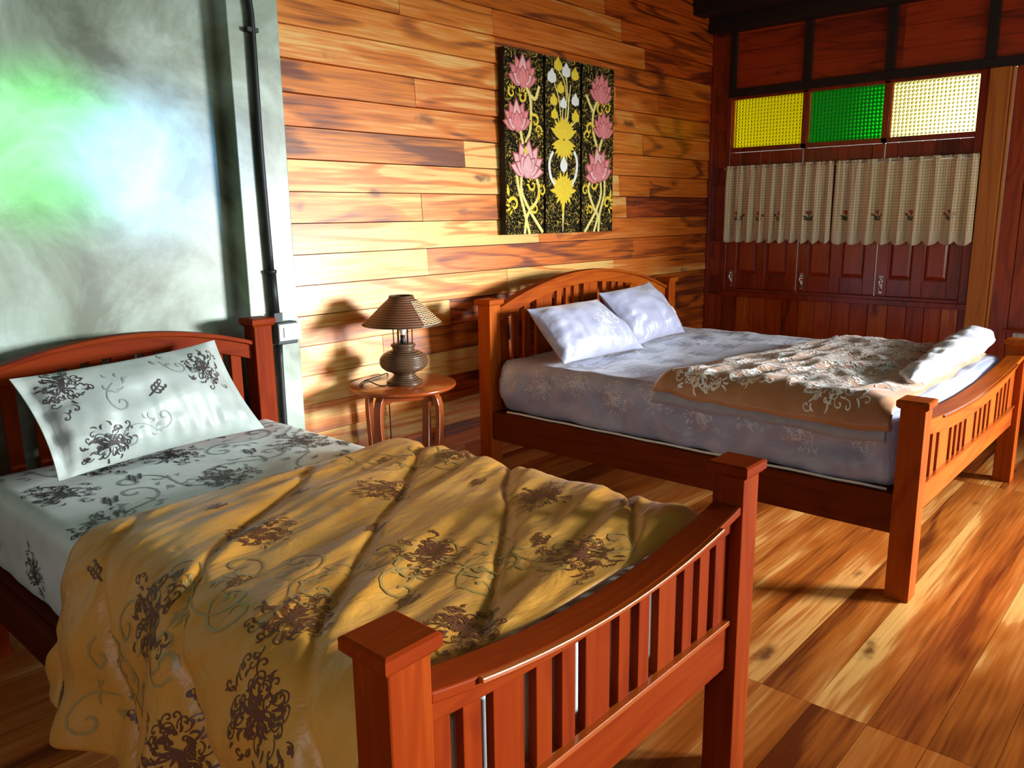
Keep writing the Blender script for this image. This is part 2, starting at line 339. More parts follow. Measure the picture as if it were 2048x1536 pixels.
# wall plate, rails and posts framing the band
mb = MB(); mb.box(x - .12, x + .02, YS, 3.33, 2.89, 3.10); struct(mb, 'trim_2', M_beam, bevel=.004)
mb = MB(); mb.box(x - .035, x + .02, YS, 3.19, 2.40, 2.462); struct(mb, 'trim_3', M_beam, bevel=.003)
mb = MB()
for yc, w in ((3.165, .05), (2.565, .06), (1.975, .06), (1.35, .065), (.7, .06), (.05, .06)): mb.box(x - .03, x + .02, yc - w / 2, yc + w / 2, 2.462, 2.89)
struct(mb, 'trim_4', M_beam, bevel=.003)
mb = MB(); mb.tone = (.3, .55, .1); mb.box(x - .045, x + .045, 1.215, 1.340, 0, 2.40)
mb.tone = (.7, .62, .0); mb.box(x - .030, x + .045, 1.197, 1.213, 0, 2.40); struct(mb, 'trim_5', M_trim, bevel=.006)
mb = MB(); mb.box(x - .035, x + .04, 3.315, 3.349, .0, 2.89); mb.tone = (.1, .2, .8); struct(mb, 'trim_6', M_shut, bevel=.003)
# free beam whose end shows in the corner
mb = MB(); mb.box(5.86, 6.02, YS, 3.33, 2.985, 3.12); struct(mb, 'trim_7', M_beam, bevel=.004)

# window_1: frame, three glass lights, three shutter leaves with latches
def pane_mat(name, col, rough=.06, kind='ring'):
    m, nt, b, N, L = mat(name); nt.nodes.remove(b); out = nt.nodes['Material Output']
    t = N('ShaderNodeTexCoord'); mp = N('ShaderNodeMapping'); mp.inputs['Scale'].default_value = (38, 38, 38); L(t.outputs['Object'], mp.inputs['Vector'])
    v = N('ShaderNodeTexVoronoi'); v.inputs['Randomness'].default_value = .0; v.inputs['Scale'].default_value = 1; L(mp.outputs[0], v.inputs['Vector'])
    rm = N('ShaderNodeValToRGB'); L(v.outputs['Distance'], rm.inputs[0]); e = rm.color_ramp.elements
    e[0].position = .15; e[0].color = (0, 0, 0, 1); e[1].position = .55; e[1].color = (0, 0, 0, 1); q = e.new(.35); q.color = (1, 1, 1, 1)
    bp = N('ShaderNodeBump'); bp.inputs['Strength'].default_value = .7; bp.inputs['Distance'].default_value = .010; L(rm.outputs[0], bp.inputs['Height'])
    rf = N('ShaderNodeBsdfRefraction'); rf.inputs['Color'].default_value = (*col, 1); rf.inputs['Roughness'].default_value = rough; rf.inputs['IOR'].default_value = 1.45; L(bp.outputs[0], rf.inputs['Normal'])
    gl = N('ShaderNodeBsdfGlossy'); gl.inputs['Roughness'].default_value = .15; L(bp.outputs[0], gl.inputs['Normal'])
    mx = N('ShaderNodeMixShader'); mx.inputs[0].default_value = .04; L(rf.outputs[0], mx.inputs[1]); L(gl.outputs[0], mx.inputs[2]); L(mx.outputs[0], out.inputs['Surface'])
    return m
G_y = pane_mat('yellow_patterned_glass', (.86, .74, .03)); G_g = pane_mat('green_patterned_glass', (.004, .40, .05)); G_p = pane_mat('pale_yellow_patterned_glass', (.96, .86, .45))
win = bpy.data.objects.new('window_1', None); COL.objects.link(win); win.location = (XR, 2.27, .84); win['kind'] = 'structure'
mb = MB(); mb.tone = (.2, .35, .3)
mb.box(x - .03, x + .045, 3.155, 3.19, .843, 2.40); mb.box(x - .03, x + .045, 1.342, 1.395, .843, 2.40)
mb.box(x - .03, x + .045, 1.395, 3.155, .843, .885); mb.box(x - .02, x + .045, 1.395, 3.155, 1.975, 2.012); mb.box(x - .02, x + .045, 1.395, 3.155, 2.378, 2.41)
for yc in (2.560, 1.975): mb.box(x - .02, x + .045, yc - .022, yc + .022, 1.975, 2.40)
mb.box(x - .055, x + .0, 1.335, 3.20, .822, .862)
mb.build('window_frame', M_shut, win, .004)
for y0, y1, g in ((2.582, 3.155, G_y), (1.997, 2.538, G_g), (1.395, 1.953, G_p)):
    mb = MB(); mb.box(x + .012, x + .017, y0, y1, 2.012, 2.378); o = mb.build('glass_pane', g, win)
    mb = MB(); mb.tone = (.4, .7, .1); mb.box(x - .004, x + .02, y1 - .012, y1 - .001, 2.013, 2.377); mb.build('glazing_bead', M_trim, win)
def leaf(y0, y1):
    z0, z1 = .885, 1.972
    mb = MB(); mb.tone = (rnd.random(), .5, .2)
    yc = (y0 + y1) / 2; sw = .085
    for a, c in ((y0, y0 + sw), (yc - sw * .45, yc + sw * .45), (y1 - sw, y1)): mb.box(x - .012, x + .022, a + .001, c - .001, z0, z1)
    for za, zb in ((z0, z0 + .125), (1.40, 1.48), (z1 - .10, z1)):
        mb.tone = (rnd.random(), .38, .3)
        mb.box(x - .0115, x + .022, y0 + sw, yc - sw * .45, za, zb); mb.box(x - .0115, x + .022, yc + sw * .45, y1 - sw, za, zb)
    o = mb.build('shutter_leaf', M_shut, win, .004)
    for a, c in ((y0 + sw, yc - sw * .45), (yc + sw * .45, y1 - sw)):
        for za, zb in ((z0 + .125, 1.40), (1.48, z1 - .10)):
            m2 = MB(); m2.tone = (rnd.random(), .72, .2); m2.box(x + .010, x + .02, a, c, za, zb)
            i = .028   # raised centre field with a bevelled edge
            m2.hexa([(x + .010, a + .004, za + .004), (x + .012, a + .004, za + .004), (x + .012, c - .004, za + .004), (x + .010, c - .004, za + .004),
                     (x + .010, a + .004, zb - .004), (x + .012, a + .004, zb - .004), (x + .012, c - .004, zb - .004), (x + .010, c - .004, zb - .004)])
            v = [(x + .010, a + .004, za + .004), (x + .010, c - .004, za + .004), (x + .010, c - .004, zb - .004), (x + .010, a + .004, zb - .004),
                 (x - .004, a + i, za + i), (x - .004, c - i, za + i), (x - .004, c - i, zb - i), (x - .004, a + i, zb - i)]
            m2.add(v, [(0, 1, 5, 4), (1, 2, 6, 5), (2, 3, 7, 6), (3, 0, 4, 7), (4, 5, 6, 7)])
            m2.build('raised_panel', M_shut, o)
    m3 = MB(); ly = y1 - .045
    m3.box(x - .018, x - .012, ly - .014, ly + .014, .985, 1.03); m3.box(x - .016, x - .012, ly - .010, ly + .010, .905, .975)
    m3.tube([(x - .020, ly, 1.015), (x - .034, ly + .004, 1.005), (x - .036, ly + .008, .98), (x - .026, ly, .955), (x - .022, ly - .002, .92)], .006, 8)
    m3.lathe([(.004, -.012), (.011, -.008), (.012, 0), (.010, .008), (.003, .012)], 12, (x - .036, ly, 1.012))
    m3.build('latch', M_chrome, o)
leaf(2.56, 3.153); leaf(1.965, 2.556); leaf(1.397, 1.961)

# walls behind the camera: doorway, window and coloured lights above them
mb = MB(); mb.tone = (.3, .4, .3)
def slab(x0, x1, z0, z1): mb.box(x0, x1, YS - .08, YS, z0, z1)
slab(XW - .1, 2.3, 0, CE); slab(2.3, 2.62, 0, 2.02); slab(2.62, 4.08, 0, .78); slab(2.62, 4.08, 1.82, 2.02); slab(4.08, 4.53, 0, 2.02); slab(4.53, 6.12, 1.95, 2.02)
slab(6.12, 6.4, 0, 2.6); slab(2.3, 2.45, 2.02, 2.6); slab(3.42, 3.50, 2.02, 2.6); slab(4.45, 4.53, 2.02, 2.6); slab(2.3, 6.3, 2.6, CE)
struct(mb, 'wall_south', M_out)
mb = MB(); mb.tone = (.3, .3, .3); mb.box(XW - .1, XW, YS, YB, 0, 1.1); mb.box(XW - .1, XW, YS, -.4, 1.1, CE); mb.box(XW - .1, XW, .8, YB, 1.1, CE); mb.box(XW - .1, XW, -.4, .8, 2.3, CE)  # the opening in this unseen wall is added for the fill light
struct(mb, 'wall_west', M_out)
def lit(name, col, s):
    m, nt, b, N, L = mat(name); b.inputs['Base Color'].default_value = (*col, 1); b.inputs['Emission Color'].default_value = (*col, 1); b.inputs['Emission Strength'].default_value = s; return m
w2 = bpy.data.objects.new('window_2', None); COL.objects.link(w2); w2.location = (3.9, YS, 2.02); w2['kind'] = 'structure'
for x0, x1, mm in ((2.45, 3.42, lit('daylit_green_glass', (.03, 1, .10), 3)), (3.50, 4.45, lit('daylit_blue_glass', (.16, .45, 1), 4)), (4.53, 6.12, lit('daylit_white_glass', (1, .9, .75), 4))):
    mb = MB(); mb.box(x0, x1, YS - .05, YS - .04, 2.02, 2.60); mb.build('glass_pane', mm, w2)

# ------------------------------------------------------------------ ornament strokes laid on cloth
def stroke(pts, wf):
    """2D polyline + width function -> (verts2d, quads)"""
    vs = []; n = len(pts)
    for i, (a, b) in enumerate(pts):
        c, d = pts[min(i + 1, n - 1)]; e_, f_ = pts[max(i - 1, 0)]
        tx, ty = c - e_, d - f_; l = sqrt(tx * tx + ty * ty) or 1; w = wf(i / (n - 1)) / 2
        vs += [(a - ty / l * w, b + tx / l * w), (a + ty / l * w, b - tx / l * w)]
    return vs, [(2 * i, 2 * i + 1, 2 * i + 3, 2 * i + 2) for i in range(n - 1)]
def leafs(cx, cy, ang, ln, w, bend, n=6):
    p = []; x_, y_, a = cx, cy, ang
    for i in range(n + 1):
        p.append((x_, y_)); x_ += cos(a) * ln / n; y_ += sin(a) * ln / n; a += bend / n
    return stroke(p, lambda t: w * (sin(pi * min(1, t * .9 + .12)) ** .7 + .08))
def curl(cx, cy, ang, r, w, sgn, n=11):
    p = []; x_, y_, a = cx, cy, ang; 
    for i in range(n + 1):
        p.append((x_, y_)); st = r * (1 - .75 * i / n) * .55; x_ += cos(a) * st; y_ += sin(a) * st; a += sgn * (.28 + .75 * i / n)
    return stroke(p, lambda t: w * (.55 + .6 * t if t < .8 else 1.05 - (t - .8) * 2))
def damask(R, seed, dens=1.0):
    r_ = random.Random(seed); out = []
    for k in range(int(84 * dens)):
        th = 2.399 * k + r_.uniform(-.1, .1); lim = R * (.82 + .18 * cos(4 * th)) 
        q = r_.choice([.95, .75, .55, .35, .2]) * r_.uniform(.9, 1.05); cx, cy = cos(th) * lim * q * 1.12, sin(th) * lim * q * .86
        if r_.random() < .62: out.append(leafs(cx, cy, th + r_.uniform(-.5, .5), R * r_.uniform(.17, .30), R * .055, r_.choice([-1, 1]) * r_.uniform(.9, 2.1)))
        else: out.append(curl(cx, cy, th + r_.uniform(-1.2, 1.2), R * r_.uniform(.10, .15), R * .042, r_.choice([-1, 1])))
    for k in range(7): out.append(leafs(0, -.1 * R, pi / 2 + (k - 3) * .42, R * .34, R * .07, (k - 3) * .25))
    return out
def sprig(R, seed):
    r_ = random.Random(seed); out = []
    for k in range(6):
        s_ = -1 if k % 2 else 1; q = (k // 2 - 1) * R * .42
        out.append(curl(q, 0, s_ * (pi / 2 - .3), R * .34, R * .2, -s_, 7))
    out.append(leafs(-R, 0, 0, R * 2, R * .16, .2)); return out
def vine(R, seed):
    r_ = random.Random(seed); out = [curl(0, 0, .4, R * .55, R * .075, 1, 13), curl(0, 0, .4 + pi, R * .5, R * .07, 1, 13)]
    for k in range(9): a = r_.uniform(0, 6.28); out.append(leafs(cos(a) * R * .35, sin(a) * R * .3, a + 1, R * r_.uniform(.2, .35), R * .06, r_.choice([-1.6, 1.6])))
    return out

class Cloth:
    """grid surface P(u,v) sampled once; thickness below; motifs laid on the sampled grid"""
    def __init__(s, P, nu, nv, thick=0, edge=None, flip=False):
        s.nu, s.nv = nu, nv; s.g = [[Vector(P(i / nu, j / nv)) for j in range(nv + 1)] for i in range(nu + 1)]
        s.n = [[None] * (nv + 1) for _ in range(nu + 1)]
        for i in range(nu + 1):
            for j in range(nv + 1):
                a = s.g[min(i + 1, nu)][j] - s.g[max(i - 1, 0)][j]; b = s.g[i][min(j + 1, nv)] - s.g[i][max(j - 1, 0)]
                n = a.cross(b) * (-1 if flip else 1); s.n[i][j] = n.normalized() if n.length > 1e-9 else Vector((0, 0, 1))
        s.thick = thick; s.edge = edge; s.mb = MB()
        vs = [p for r in s.g for p in r]; W_ = nv + 1
        s.mb.add(vs, [(i * W_ + j, (i + 1) * W_ + j, (i + 1) * W_ + j + 1, i * W_ + j + 1) for i in range(nu) for j in range(nv)], 0, True)
        if thick:
            b = [s.g[i][j] - s.n[i][j] * thick * (edge(i / nu, j / nv) if edge else 1) for i in range(nu + 1) for j in range(nv + 1)]
            base = 0; s.mb.v += [tuple(q) for q in b]; off = len(vs)
            fs = [(off + i * W_ + j, off + i * W_ + j + 1, off + (i + 1) * W_ + j + 1, off + (i + 1) * W_ + j) for i in range(nu) for j in range(nv)]
            for i in range(nu): fs += [(i * W_, off + i * W_, off + (i + 1) * W_, (i + 1) * W_), (i * W_ + nv, (i + 1) * W_ + nv, off + (i + 1) * W_ + nv, off + i * W_ + nv)]
            for j in range(nv): fs += [(j, j + 1, off + j + 1, off + j), (nu * W_ + j, off + nu * W_ + j, off + nu * W_ + j + 1, nu * W_ + j + 1)]
            for f in fs: s.mb.f.append(f); s.mb.m.append(0); s.mb.sm.append(True); s.mb.t.append((.5, .5, .5))
    def at(s, u, v, off):
        u = min(max(u, 0), 1) * s.nu; v = min(max(v, 0), 1) * s.nv; i = min(int(u), s.nu - 1); j = min(int(v), s.nv - 1); a = u - i; b = v - j
        def lp(g): return (g[i][j] * (1 - a) + g[i + 1][j] * a) * (1 - b) + (g[i][j + 1] * (1 - a) + g[i + 1][j + 1] * a) * b
        return lp(s.g) + lp(s.n).normalized() * off
    def motif(s, strokes, u0, v0, su, sv, rot, m, off=.0012):
        """u0,v0 centre; su,sv = metres per unit u and v; rot in radians"""
        c, d = cos(rot), sin(rot)
        for vs, fs in strokes:
            uv = [(u0 + (a * c - b * d) / su, v0 + (a * d + b * c) / sv) for a, b in vs]
            if any(q[0] < .003 or q[0] > .997 or q[1] < .003 or q[1] > .997 for q in uv): continue
            s.mb.add([s.at(q[0], q[1], off) for q in uv], fs, m, True)
def nz(x_, y_, z_=0.): return noise.noise(Vector((x_, y_, z_)))
def path(pts, n):
    """arc-length resample of a Catmull-Rom through 2D points"""
    P = [Vector((*p, 0)) for p in pts]; P = [P[0] * 2 - P[1]] + P + [P[-1] * 2 - P[-2]]; o = []
    for i in range(1, len(P) - 2):
        for k in range(16):
            t = k / 16; a, b, c, d = P[i - 1:i + 3]
            o.append(.5 * ((2 * b) + (c - a) * t + (2 * a - 5 * b + 4 * c - d) * t * t + (3 * b - a - 3 * c + d) * t ** 3))
    o.append(P[-2]); L_ = [0]
    for a, b in zip(o[:-1], o[1:]): L_.append(L_[-1] + (b - a).length)
    def f(t):
        q = min(max(t, 0), 1) * L_[-1]
        lo, hi = 0, len(L_) - 1
        while hi - lo > 1:
            md = (lo + hi) // 2
            if L_[md] <= q: lo = md
            else: hi = md
        w = (q - L_[lo]) / max(1e-9, L_[hi] - L_[lo]); r = o[lo].lerp(o[hi], w); return r.x, r.y
    return f, L_[-1]

# ------------------------------------------------------------------ beds
def lerp(a, b, t): return a + (b - a) * t
def make_bed(label, x0, x1, yf, yh, pw, zfoot, zhead, foot, head, woods):
    M_bed, M_bedz, M_bedy = woods; M_mold = M_moulding
    """x0..x1 outer, yf foot face, yh rear of head posts"""
    bed = thing('wooden_bed', ((x0 + x1) / 2, (yf + yh) / 2, 0), label, 'bed')
    def post(xa, ya, zt):
        mb = MB(); mb.tone = (rnd.random(), .5, .1)
        s_ = .012
        mb.hexa([(xa, ya, 0), (xa + pw, ya, 0), (xa + pw, ya + pw, 0), (xa, ya + pw, 0), (xa, ya, zt - .03), (xa + pw, ya, zt - .03), (xa + pw, ya + pw, zt - .03), (xa, ya + pw, zt - .03)])
        o = mb.build('post', M_bedz, bed, .004, (xa + pw / 2, ya + pw / 2, 0))
        mb = MB(); mb.tone = (rnd.random(), .5, .1)
        e1, e2 = .013, .013
        def ring(z, e_): return [(xa - e_, ya - e_, z), (xa + pw + e_, ya - e_, z), (xa + pw + e_, ya + pw + e_, z), (xa - e_, ya + pw + e_, z)]
        mb.hexa(ring(zt - .034, .004) + ring(zt - .024, e1)); mb.hexa(ring(zt - .024, e1) + ring(zt - .004, e1)); mb.hexa(ring(zt - .004, e1) + ring(zt, e1 - .006))
        mb.build('post_cap', M_bed, o, .0, (xa + pw / 2, ya + pw / 2, zt))
    for xa in (x0, x1 - pw): post(xa, yf, zfoot); post(xa, yh - pw, zhead)
    a, b = x0 + pw, x1 - pw; n = 24
    # footboard
    F = foot; yb = yf + pw * .5
    def ztop(t): return F['ends'] - F['dip'] * (1 - (2 * t - 1) ** 2)
    def zbot(t): return F['pends'] - F['pdip'] * (1 - abs(2 * t - 1) ** 2.2)
    ts = [i / n for i in range(n + 1)]
    mb = MB(); mb.tone = (rnd.random(), .52, .0)
    mb.prism([(lerp(a, b, t), ztop(t)) for t in ts], [(lerp(a, b, t), ztop(t) - .022) for t in ts], yf + .004, yf + pw - .004); o = mb.build('top_rail', M_bed, bed, .004)
    mb = MB(); mb.tone = (rnd.random(), .55, .0)
    mb.prism([(lerp(a, b, .1 + .8 * t), ztop(.1 + .8 * t) - .001) for t in ts], [(lerp(a, b, .1 + .8 * t), ztop(.1 + .8 * t) - .011) for t in ts], yf - .006, yf + .006); mb.build('rail_moulding', M_mold, o, .002)
    mb = MB(); mb.tone = (rnd.random(), .5, .0)
    mb.prism([(lerp(a, b, t), ztop(t) - .02) for t in ts], [(lerp(a, b, t), zbot(t)) for t in ts], yb - .018, yb + .018); mb.build('curved_panel', M_bed, bed, .003)
    mb = MB(); mb.tone = (rnd.random(), .5, .0); mb.box(a - .002, b + .002, yb - .018, yb + .018, F['lz0'], F['lz1']); o = mb.build('lower_rail', M_bed, bed, .003)
    mb = MB(); mb.tone = (rnd.random(), .56, .0); mb.box(a, b, yb - .026, yb - .006, F['lz1'] - .010, F['lz1'] + .004); mb.build('rail_moulding', M_mold, o, .002)
    for s0, s1 in F['slats']:
        mb = MB(); mb.tone = (rnd.random(), .48, .1); t = ((s0 + s1) / 2 - a) / (b - a)
        mb.box(s0, s1, yb - .010, yb + .010, F['lz1'] - .002, zbot(t) + .012); mb.build('slat', M_bedz, bed, .002)
    # headboard
    F = head; yb = yh - pw * .5
    def ht(t): return F['ends'] + F['rise'] * (1 - abs(2 * t - 1) ** 2.0)
    mb = MB(); mb.tone = (rnd.random(), .5, .0)
    mb.prism([(lerp(a, b, t), ht(t)) for t in ts], [(lerp(a, b, t), ht(t) - .018) for t in ts], yb - .03, yb + .03); mb.build('top_rail', M_bed, bed, .003)
    mb = MB(); mb.tone = (rnd.random(), .5, .0)
    mb.prism([(lerp(a, b, t), ht(t) - .016) for t in ts], [(lerp(a, b, t), ht(t) - F['th']) for t in ts], yb - .016, yb + .016); mb.build('arched_panel', M_bed, bed, .003)
    mb = MB(); mb.tone = (rnd.random(), .45, .1); mb.box(a - .002, b + .002, yb - .016, yb + .016, .34, .52); mb.build('lower_rail', M_bed, bed, .003)
    for s0, s1 in F['slats']:
        mb = MB(); mb.tone = (rnd.random(), .48, .1); t = ((s0 + s1) / 2 - a) / (b - a)
        mb.box(s0, s1, yb - .010, yb + .010, .515, ht(t) - F['th'] + .015); mb.build('slat', M_bedz, bed, .002)
    # side rails and the slatted base
    for xa in (x0 + .012, x1 - .012 - .026):
        mb = MB(); mb.tone = (rnd.random(), .42, .2); mb.box(xa, xa + .026, yf + pw - .002, yh - pw + .002, F['sz0'], F['sz1']); mb.build('side_rail', M_bedy, bed, .003)
    mb = MB(); mb.tone = (rnd.random(), .3, .2); mb.box(x0 + .038, x1 - .038, yf + pw, yh - pw - .002, F['mz'] - .022, F['mz']); mb.build('mattress_board', M_bedy, bed)
    return bed
Lf = [.735, .800, .829, .873, .903, .985, 1.019, 1.066, 1.096, 1.139, 1.172, 1.257, 1.289, 1.331, 1.365, 1.409, 1.446, 1.520, 1.555, 1.600, 1.630, 1.678, 1.708, 1.778]
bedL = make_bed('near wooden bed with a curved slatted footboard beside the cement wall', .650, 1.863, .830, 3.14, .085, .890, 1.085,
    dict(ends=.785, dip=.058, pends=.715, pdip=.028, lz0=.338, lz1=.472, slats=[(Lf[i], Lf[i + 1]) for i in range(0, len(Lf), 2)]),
    dict(ends=.992, rise=.088, th=.080, sz0=.225, sz1=.355, mz=.366, slats=[(.745, .79), (.825, .87), (.921, 1.01), (1.042, 1.088), (1.119, 1.166), (1.199, 1.289), (1.323, 1.369), (1.40, 1.447), (1.48, 1.565), (1.599, 1.644), (1.679, 1.726)]), BW_shaded)
gR = [3.39, 3.49, 3.69, 3.775, 3.86, 3.95, 4.14, 4.235, 4.33, 4.425, 4.59, 4.68, 4.77, 4.86]
sl = []; p = 3.25
for g in gR: sl.append((p, g)); p = g + .048
sl.append((p, 5.03))
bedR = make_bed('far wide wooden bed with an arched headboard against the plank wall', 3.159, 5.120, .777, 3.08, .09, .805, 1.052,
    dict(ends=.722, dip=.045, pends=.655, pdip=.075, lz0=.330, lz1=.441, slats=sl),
    dict(ends=.995, rise=.168, th=.082, sz0=.265, sz1=.425, mz=.425, slats=[(3.29, 3.345), (3.393, 3.443), (3.49, 3.54), (3.60, 3.743), (3.79, 3.837), (3.878, 3.926), (3.959, 4.009), (4.06, 4.208), (4.262, 4.307), (4.363, 4.391), (4.438, 4.496), (4.535, 4.68), (4.74, 4.79), (4.84, 4.89), (4.94, 4.985)]), BW_lit)

# ------------------------------------------------------------------ mattresses in fitted sheets
F_sheetL = fabric('pale_green_white_satin', (.60, .68, .64), (.70, .77, .72), .42, .2, 3, .15, 14)
F_printL = simple('grey_brown_print', (.055, .045, .045), .6)
F_faintL = simple('faint_grey_print', (.30, .34, .33), .5)
F_sheetR = fabric('lavender_grey_satin', (.30, .32, .46), (.37, .39, .53), .33, .3, 4, 1.0, 7)
F_faintR = simple('silver_damask_print', (.60, .60, .68), .22)
F_pilR = fabric('pale_lavender_satin', (.37, .37, .50), (.45, .45, .58), .32, .3, 4, .35, 10)
F_printR = simple('pearl_damask_print', (.88, .86, .82), .3)
F_pilL = fabric('pale_green_satin', (.44, .50, .46), (.52, .57, .52), .42, .2, 3, .2, 14)
def mattress(name, x0, x1, y0, y1, z0, z1, r, wr, cell=.02):
    w = x1 - x0; h = z1 - z0
    pts = []
    def rr(cx, cz, a0, a1, k=5): return [(cx + r * cos(lerp(a0, a1, i / k)), cz + r * sin(lerp(a0, a1, i / k))) for i in range(k + 1)]
    # start: right bottom, up the right side, over the top to the left side, down to the left bottom and closed under
    prof = [(x1 - r * .8, z0 + .0)] + rr(x1 - r * .6, z0 + r * .6, -pi / 2, 0, 1)[1:] + [(x1, z0 + h * .4), (x1, z1 - r * 1.2)] + rr(x1 - r, z1 - r, 0, pi / 2)[1:] + [(lerp(x1, x0, k / 6), z1) for k in range(1, 6)] + rr(x0 + r, z1 - r, pi / 2, pi)[:-1] + [(x0, z1 - r * 1.2), (x0, z0 + h * .4), (x0 + .004, z0 + r * .4), (x0 + r * .8, z0)]
    f, Lp = path(prof, 0); Ly = y1 - y0; cx, cz = (x0 + x1) / 2, (z0 + z1) / 2
    def P(u, v):
        px, pz = f(u); ins = 0; yy = lerp(y0, y1, v)
        dd = min(yy - y0, y1 - yy); 
        if dd < r: ins = r - sqrt(max(0, r * r - (r - dd) ** 2))
        sx_ = (w / 2 - ins) / (w / 2); sz_ = (h / 2 - ins * .8) / (h / 2)
        q = Vector((cx + (px - cx) * sx_, yy, cz + (pz - cz) * sz_)); side = max(0, min(1, (z1 - r - pz) / r))
        sgn = -1 if px < cx else 1
        q.x += sgn * side * wr * (1.6 * nz(yy * 2.2 + pz * 7, pz * 5 - yy * 1.5, 3) + .9 * nz(yy * 9, pz * 12, 7))
        if side == 0: q.z += wr * .35 * nz(q.x * 4, yy * 7, 1)
        return q
    nu, nv = int(Lp / cell), int(Ly / cell)
    c = Cloth(P, nu, nv, flip=True); c.Lu, c.Lv, c.f = Lp, Ly, f; c.y0 = y0
    W_ = nv + 1; c.mb.add([c.g[i][0] for i in range(nu + 1)] + [c.g[i][nv] for i in range(nu + 1)], [tuple(range(nu + 1)), tuple(range(nu + 1, 2 * nu + 2))], 0, False)
    return c
def u_of(c, x_, top=True):
    best = 0; bd = 9
    for k in range(400):
        u = k / 399; p = c.f(u)
        if p[1] < max(q for q in [c.ztop]) - .02 and top: continue
        if abs(p[0] - x_) < bd: bd = abs(p[0] - x_); best = u
    return best
mL = mattress('mattress', .700, 1.800, .925, 3.035, .368, .665, .045, .008); mL.ztop = .665
for i, (a, b) in enumerate(((.83, 2.25), (.83, 2.64), (1.246, 2.40), (1.66, 2.57), (1.03, 2.84), (1.25, 2.78), (1.66, 2.21), (1.5, 2.97))):
    mL.motif(damask(.125, 20 + i), u_of(mL, a), (b - .925) / mL.Lv, -mL.Lu, mL.Lv, 1.35 + .3 * (i % 2), 1, .0015)
for i, (a, b) in enumerate(((1.05, 2.62), (1.04, 2.21), (1.46, 2.60), (1.45, 2.25), (1.45, 2.9), (.90, 2.45), (1.75, 2.42))): mL.motif(sprig(.045, i), u_of(mL, a), (b - .925) / mL.Lv, -mL.Lu, mL.Lv, 1.2, 1, .0015)
for i, (a, b) in enumerate(((.95, 2.35), (1.12, 2.5), (1.4, 2.5), (1.55, 2.4), (1.3, 2.2), (1.5, 2.75), (1.72, 2.75), (.86, 2.9))): mL.motif(vine(.14, i), u_of(mL, a), (b - .925) / mL.Lv, -mL.Lu, mL.Lv, i * 1.1, 2, .0013)
for i, b in enumerate((2.15, 2.55, 2.95, 1.9)): mL.motif(damask(.08, 40 + i), .925, (b - .925) / mL.Lv, -mL.Lu, mL.Lv, .2, 1, .0015)
o = mL.mb.build('mattress', [F_sheetL, F_printL, F_faintL], None, 0, (1.25, 1.98, .368))
tag(o, 'mattress of the near bed in a pale sheet printed with dark scrolls', 'mattress')
mR = mattress('mattress', 3.205, 5.070, .872, 2.985, .425, .712, .06, .024); mR.ztop = .712
for i in range(26):
    a = 3.35 + (i % 6) * .32 + .1 * ((i // 6) % 2); b = 1.95 + (i // 6) * .27
    mR.motif(damask(.11, 60 + i, .7), u_of(mR, a), (b - .872) / mR.Lv, -mR.Lu, mR.Lv, .4 * i, 1, .0013)
for i in range(9): mR.motif(damask(.10, 90 + i, .8), .895 + .02 * (i % 2), (.15 + i * .235) / mR.Lv, -mR.Lu, mR.Lv, .3 * i, 1, .0013)
o = mR.mb.build('mattress', [F_sheetR, F_faintR], None, 0, (4.14, 1.93, .425))
tag(o, 'thick mattress of the far bed in a shiny lavender grey sheet', 'mattress')
mb = MB(); mb.tube([(3.193, .90 + .1 * k, .434 + .0015 * sin(k * 2.1)) for k in range(21)], .006, 8); q_ = mb.build('sheet_hem', simple('white_hem', (.8, .78, .72), .6), o); q_['label'] = 'white hem of the sheet'

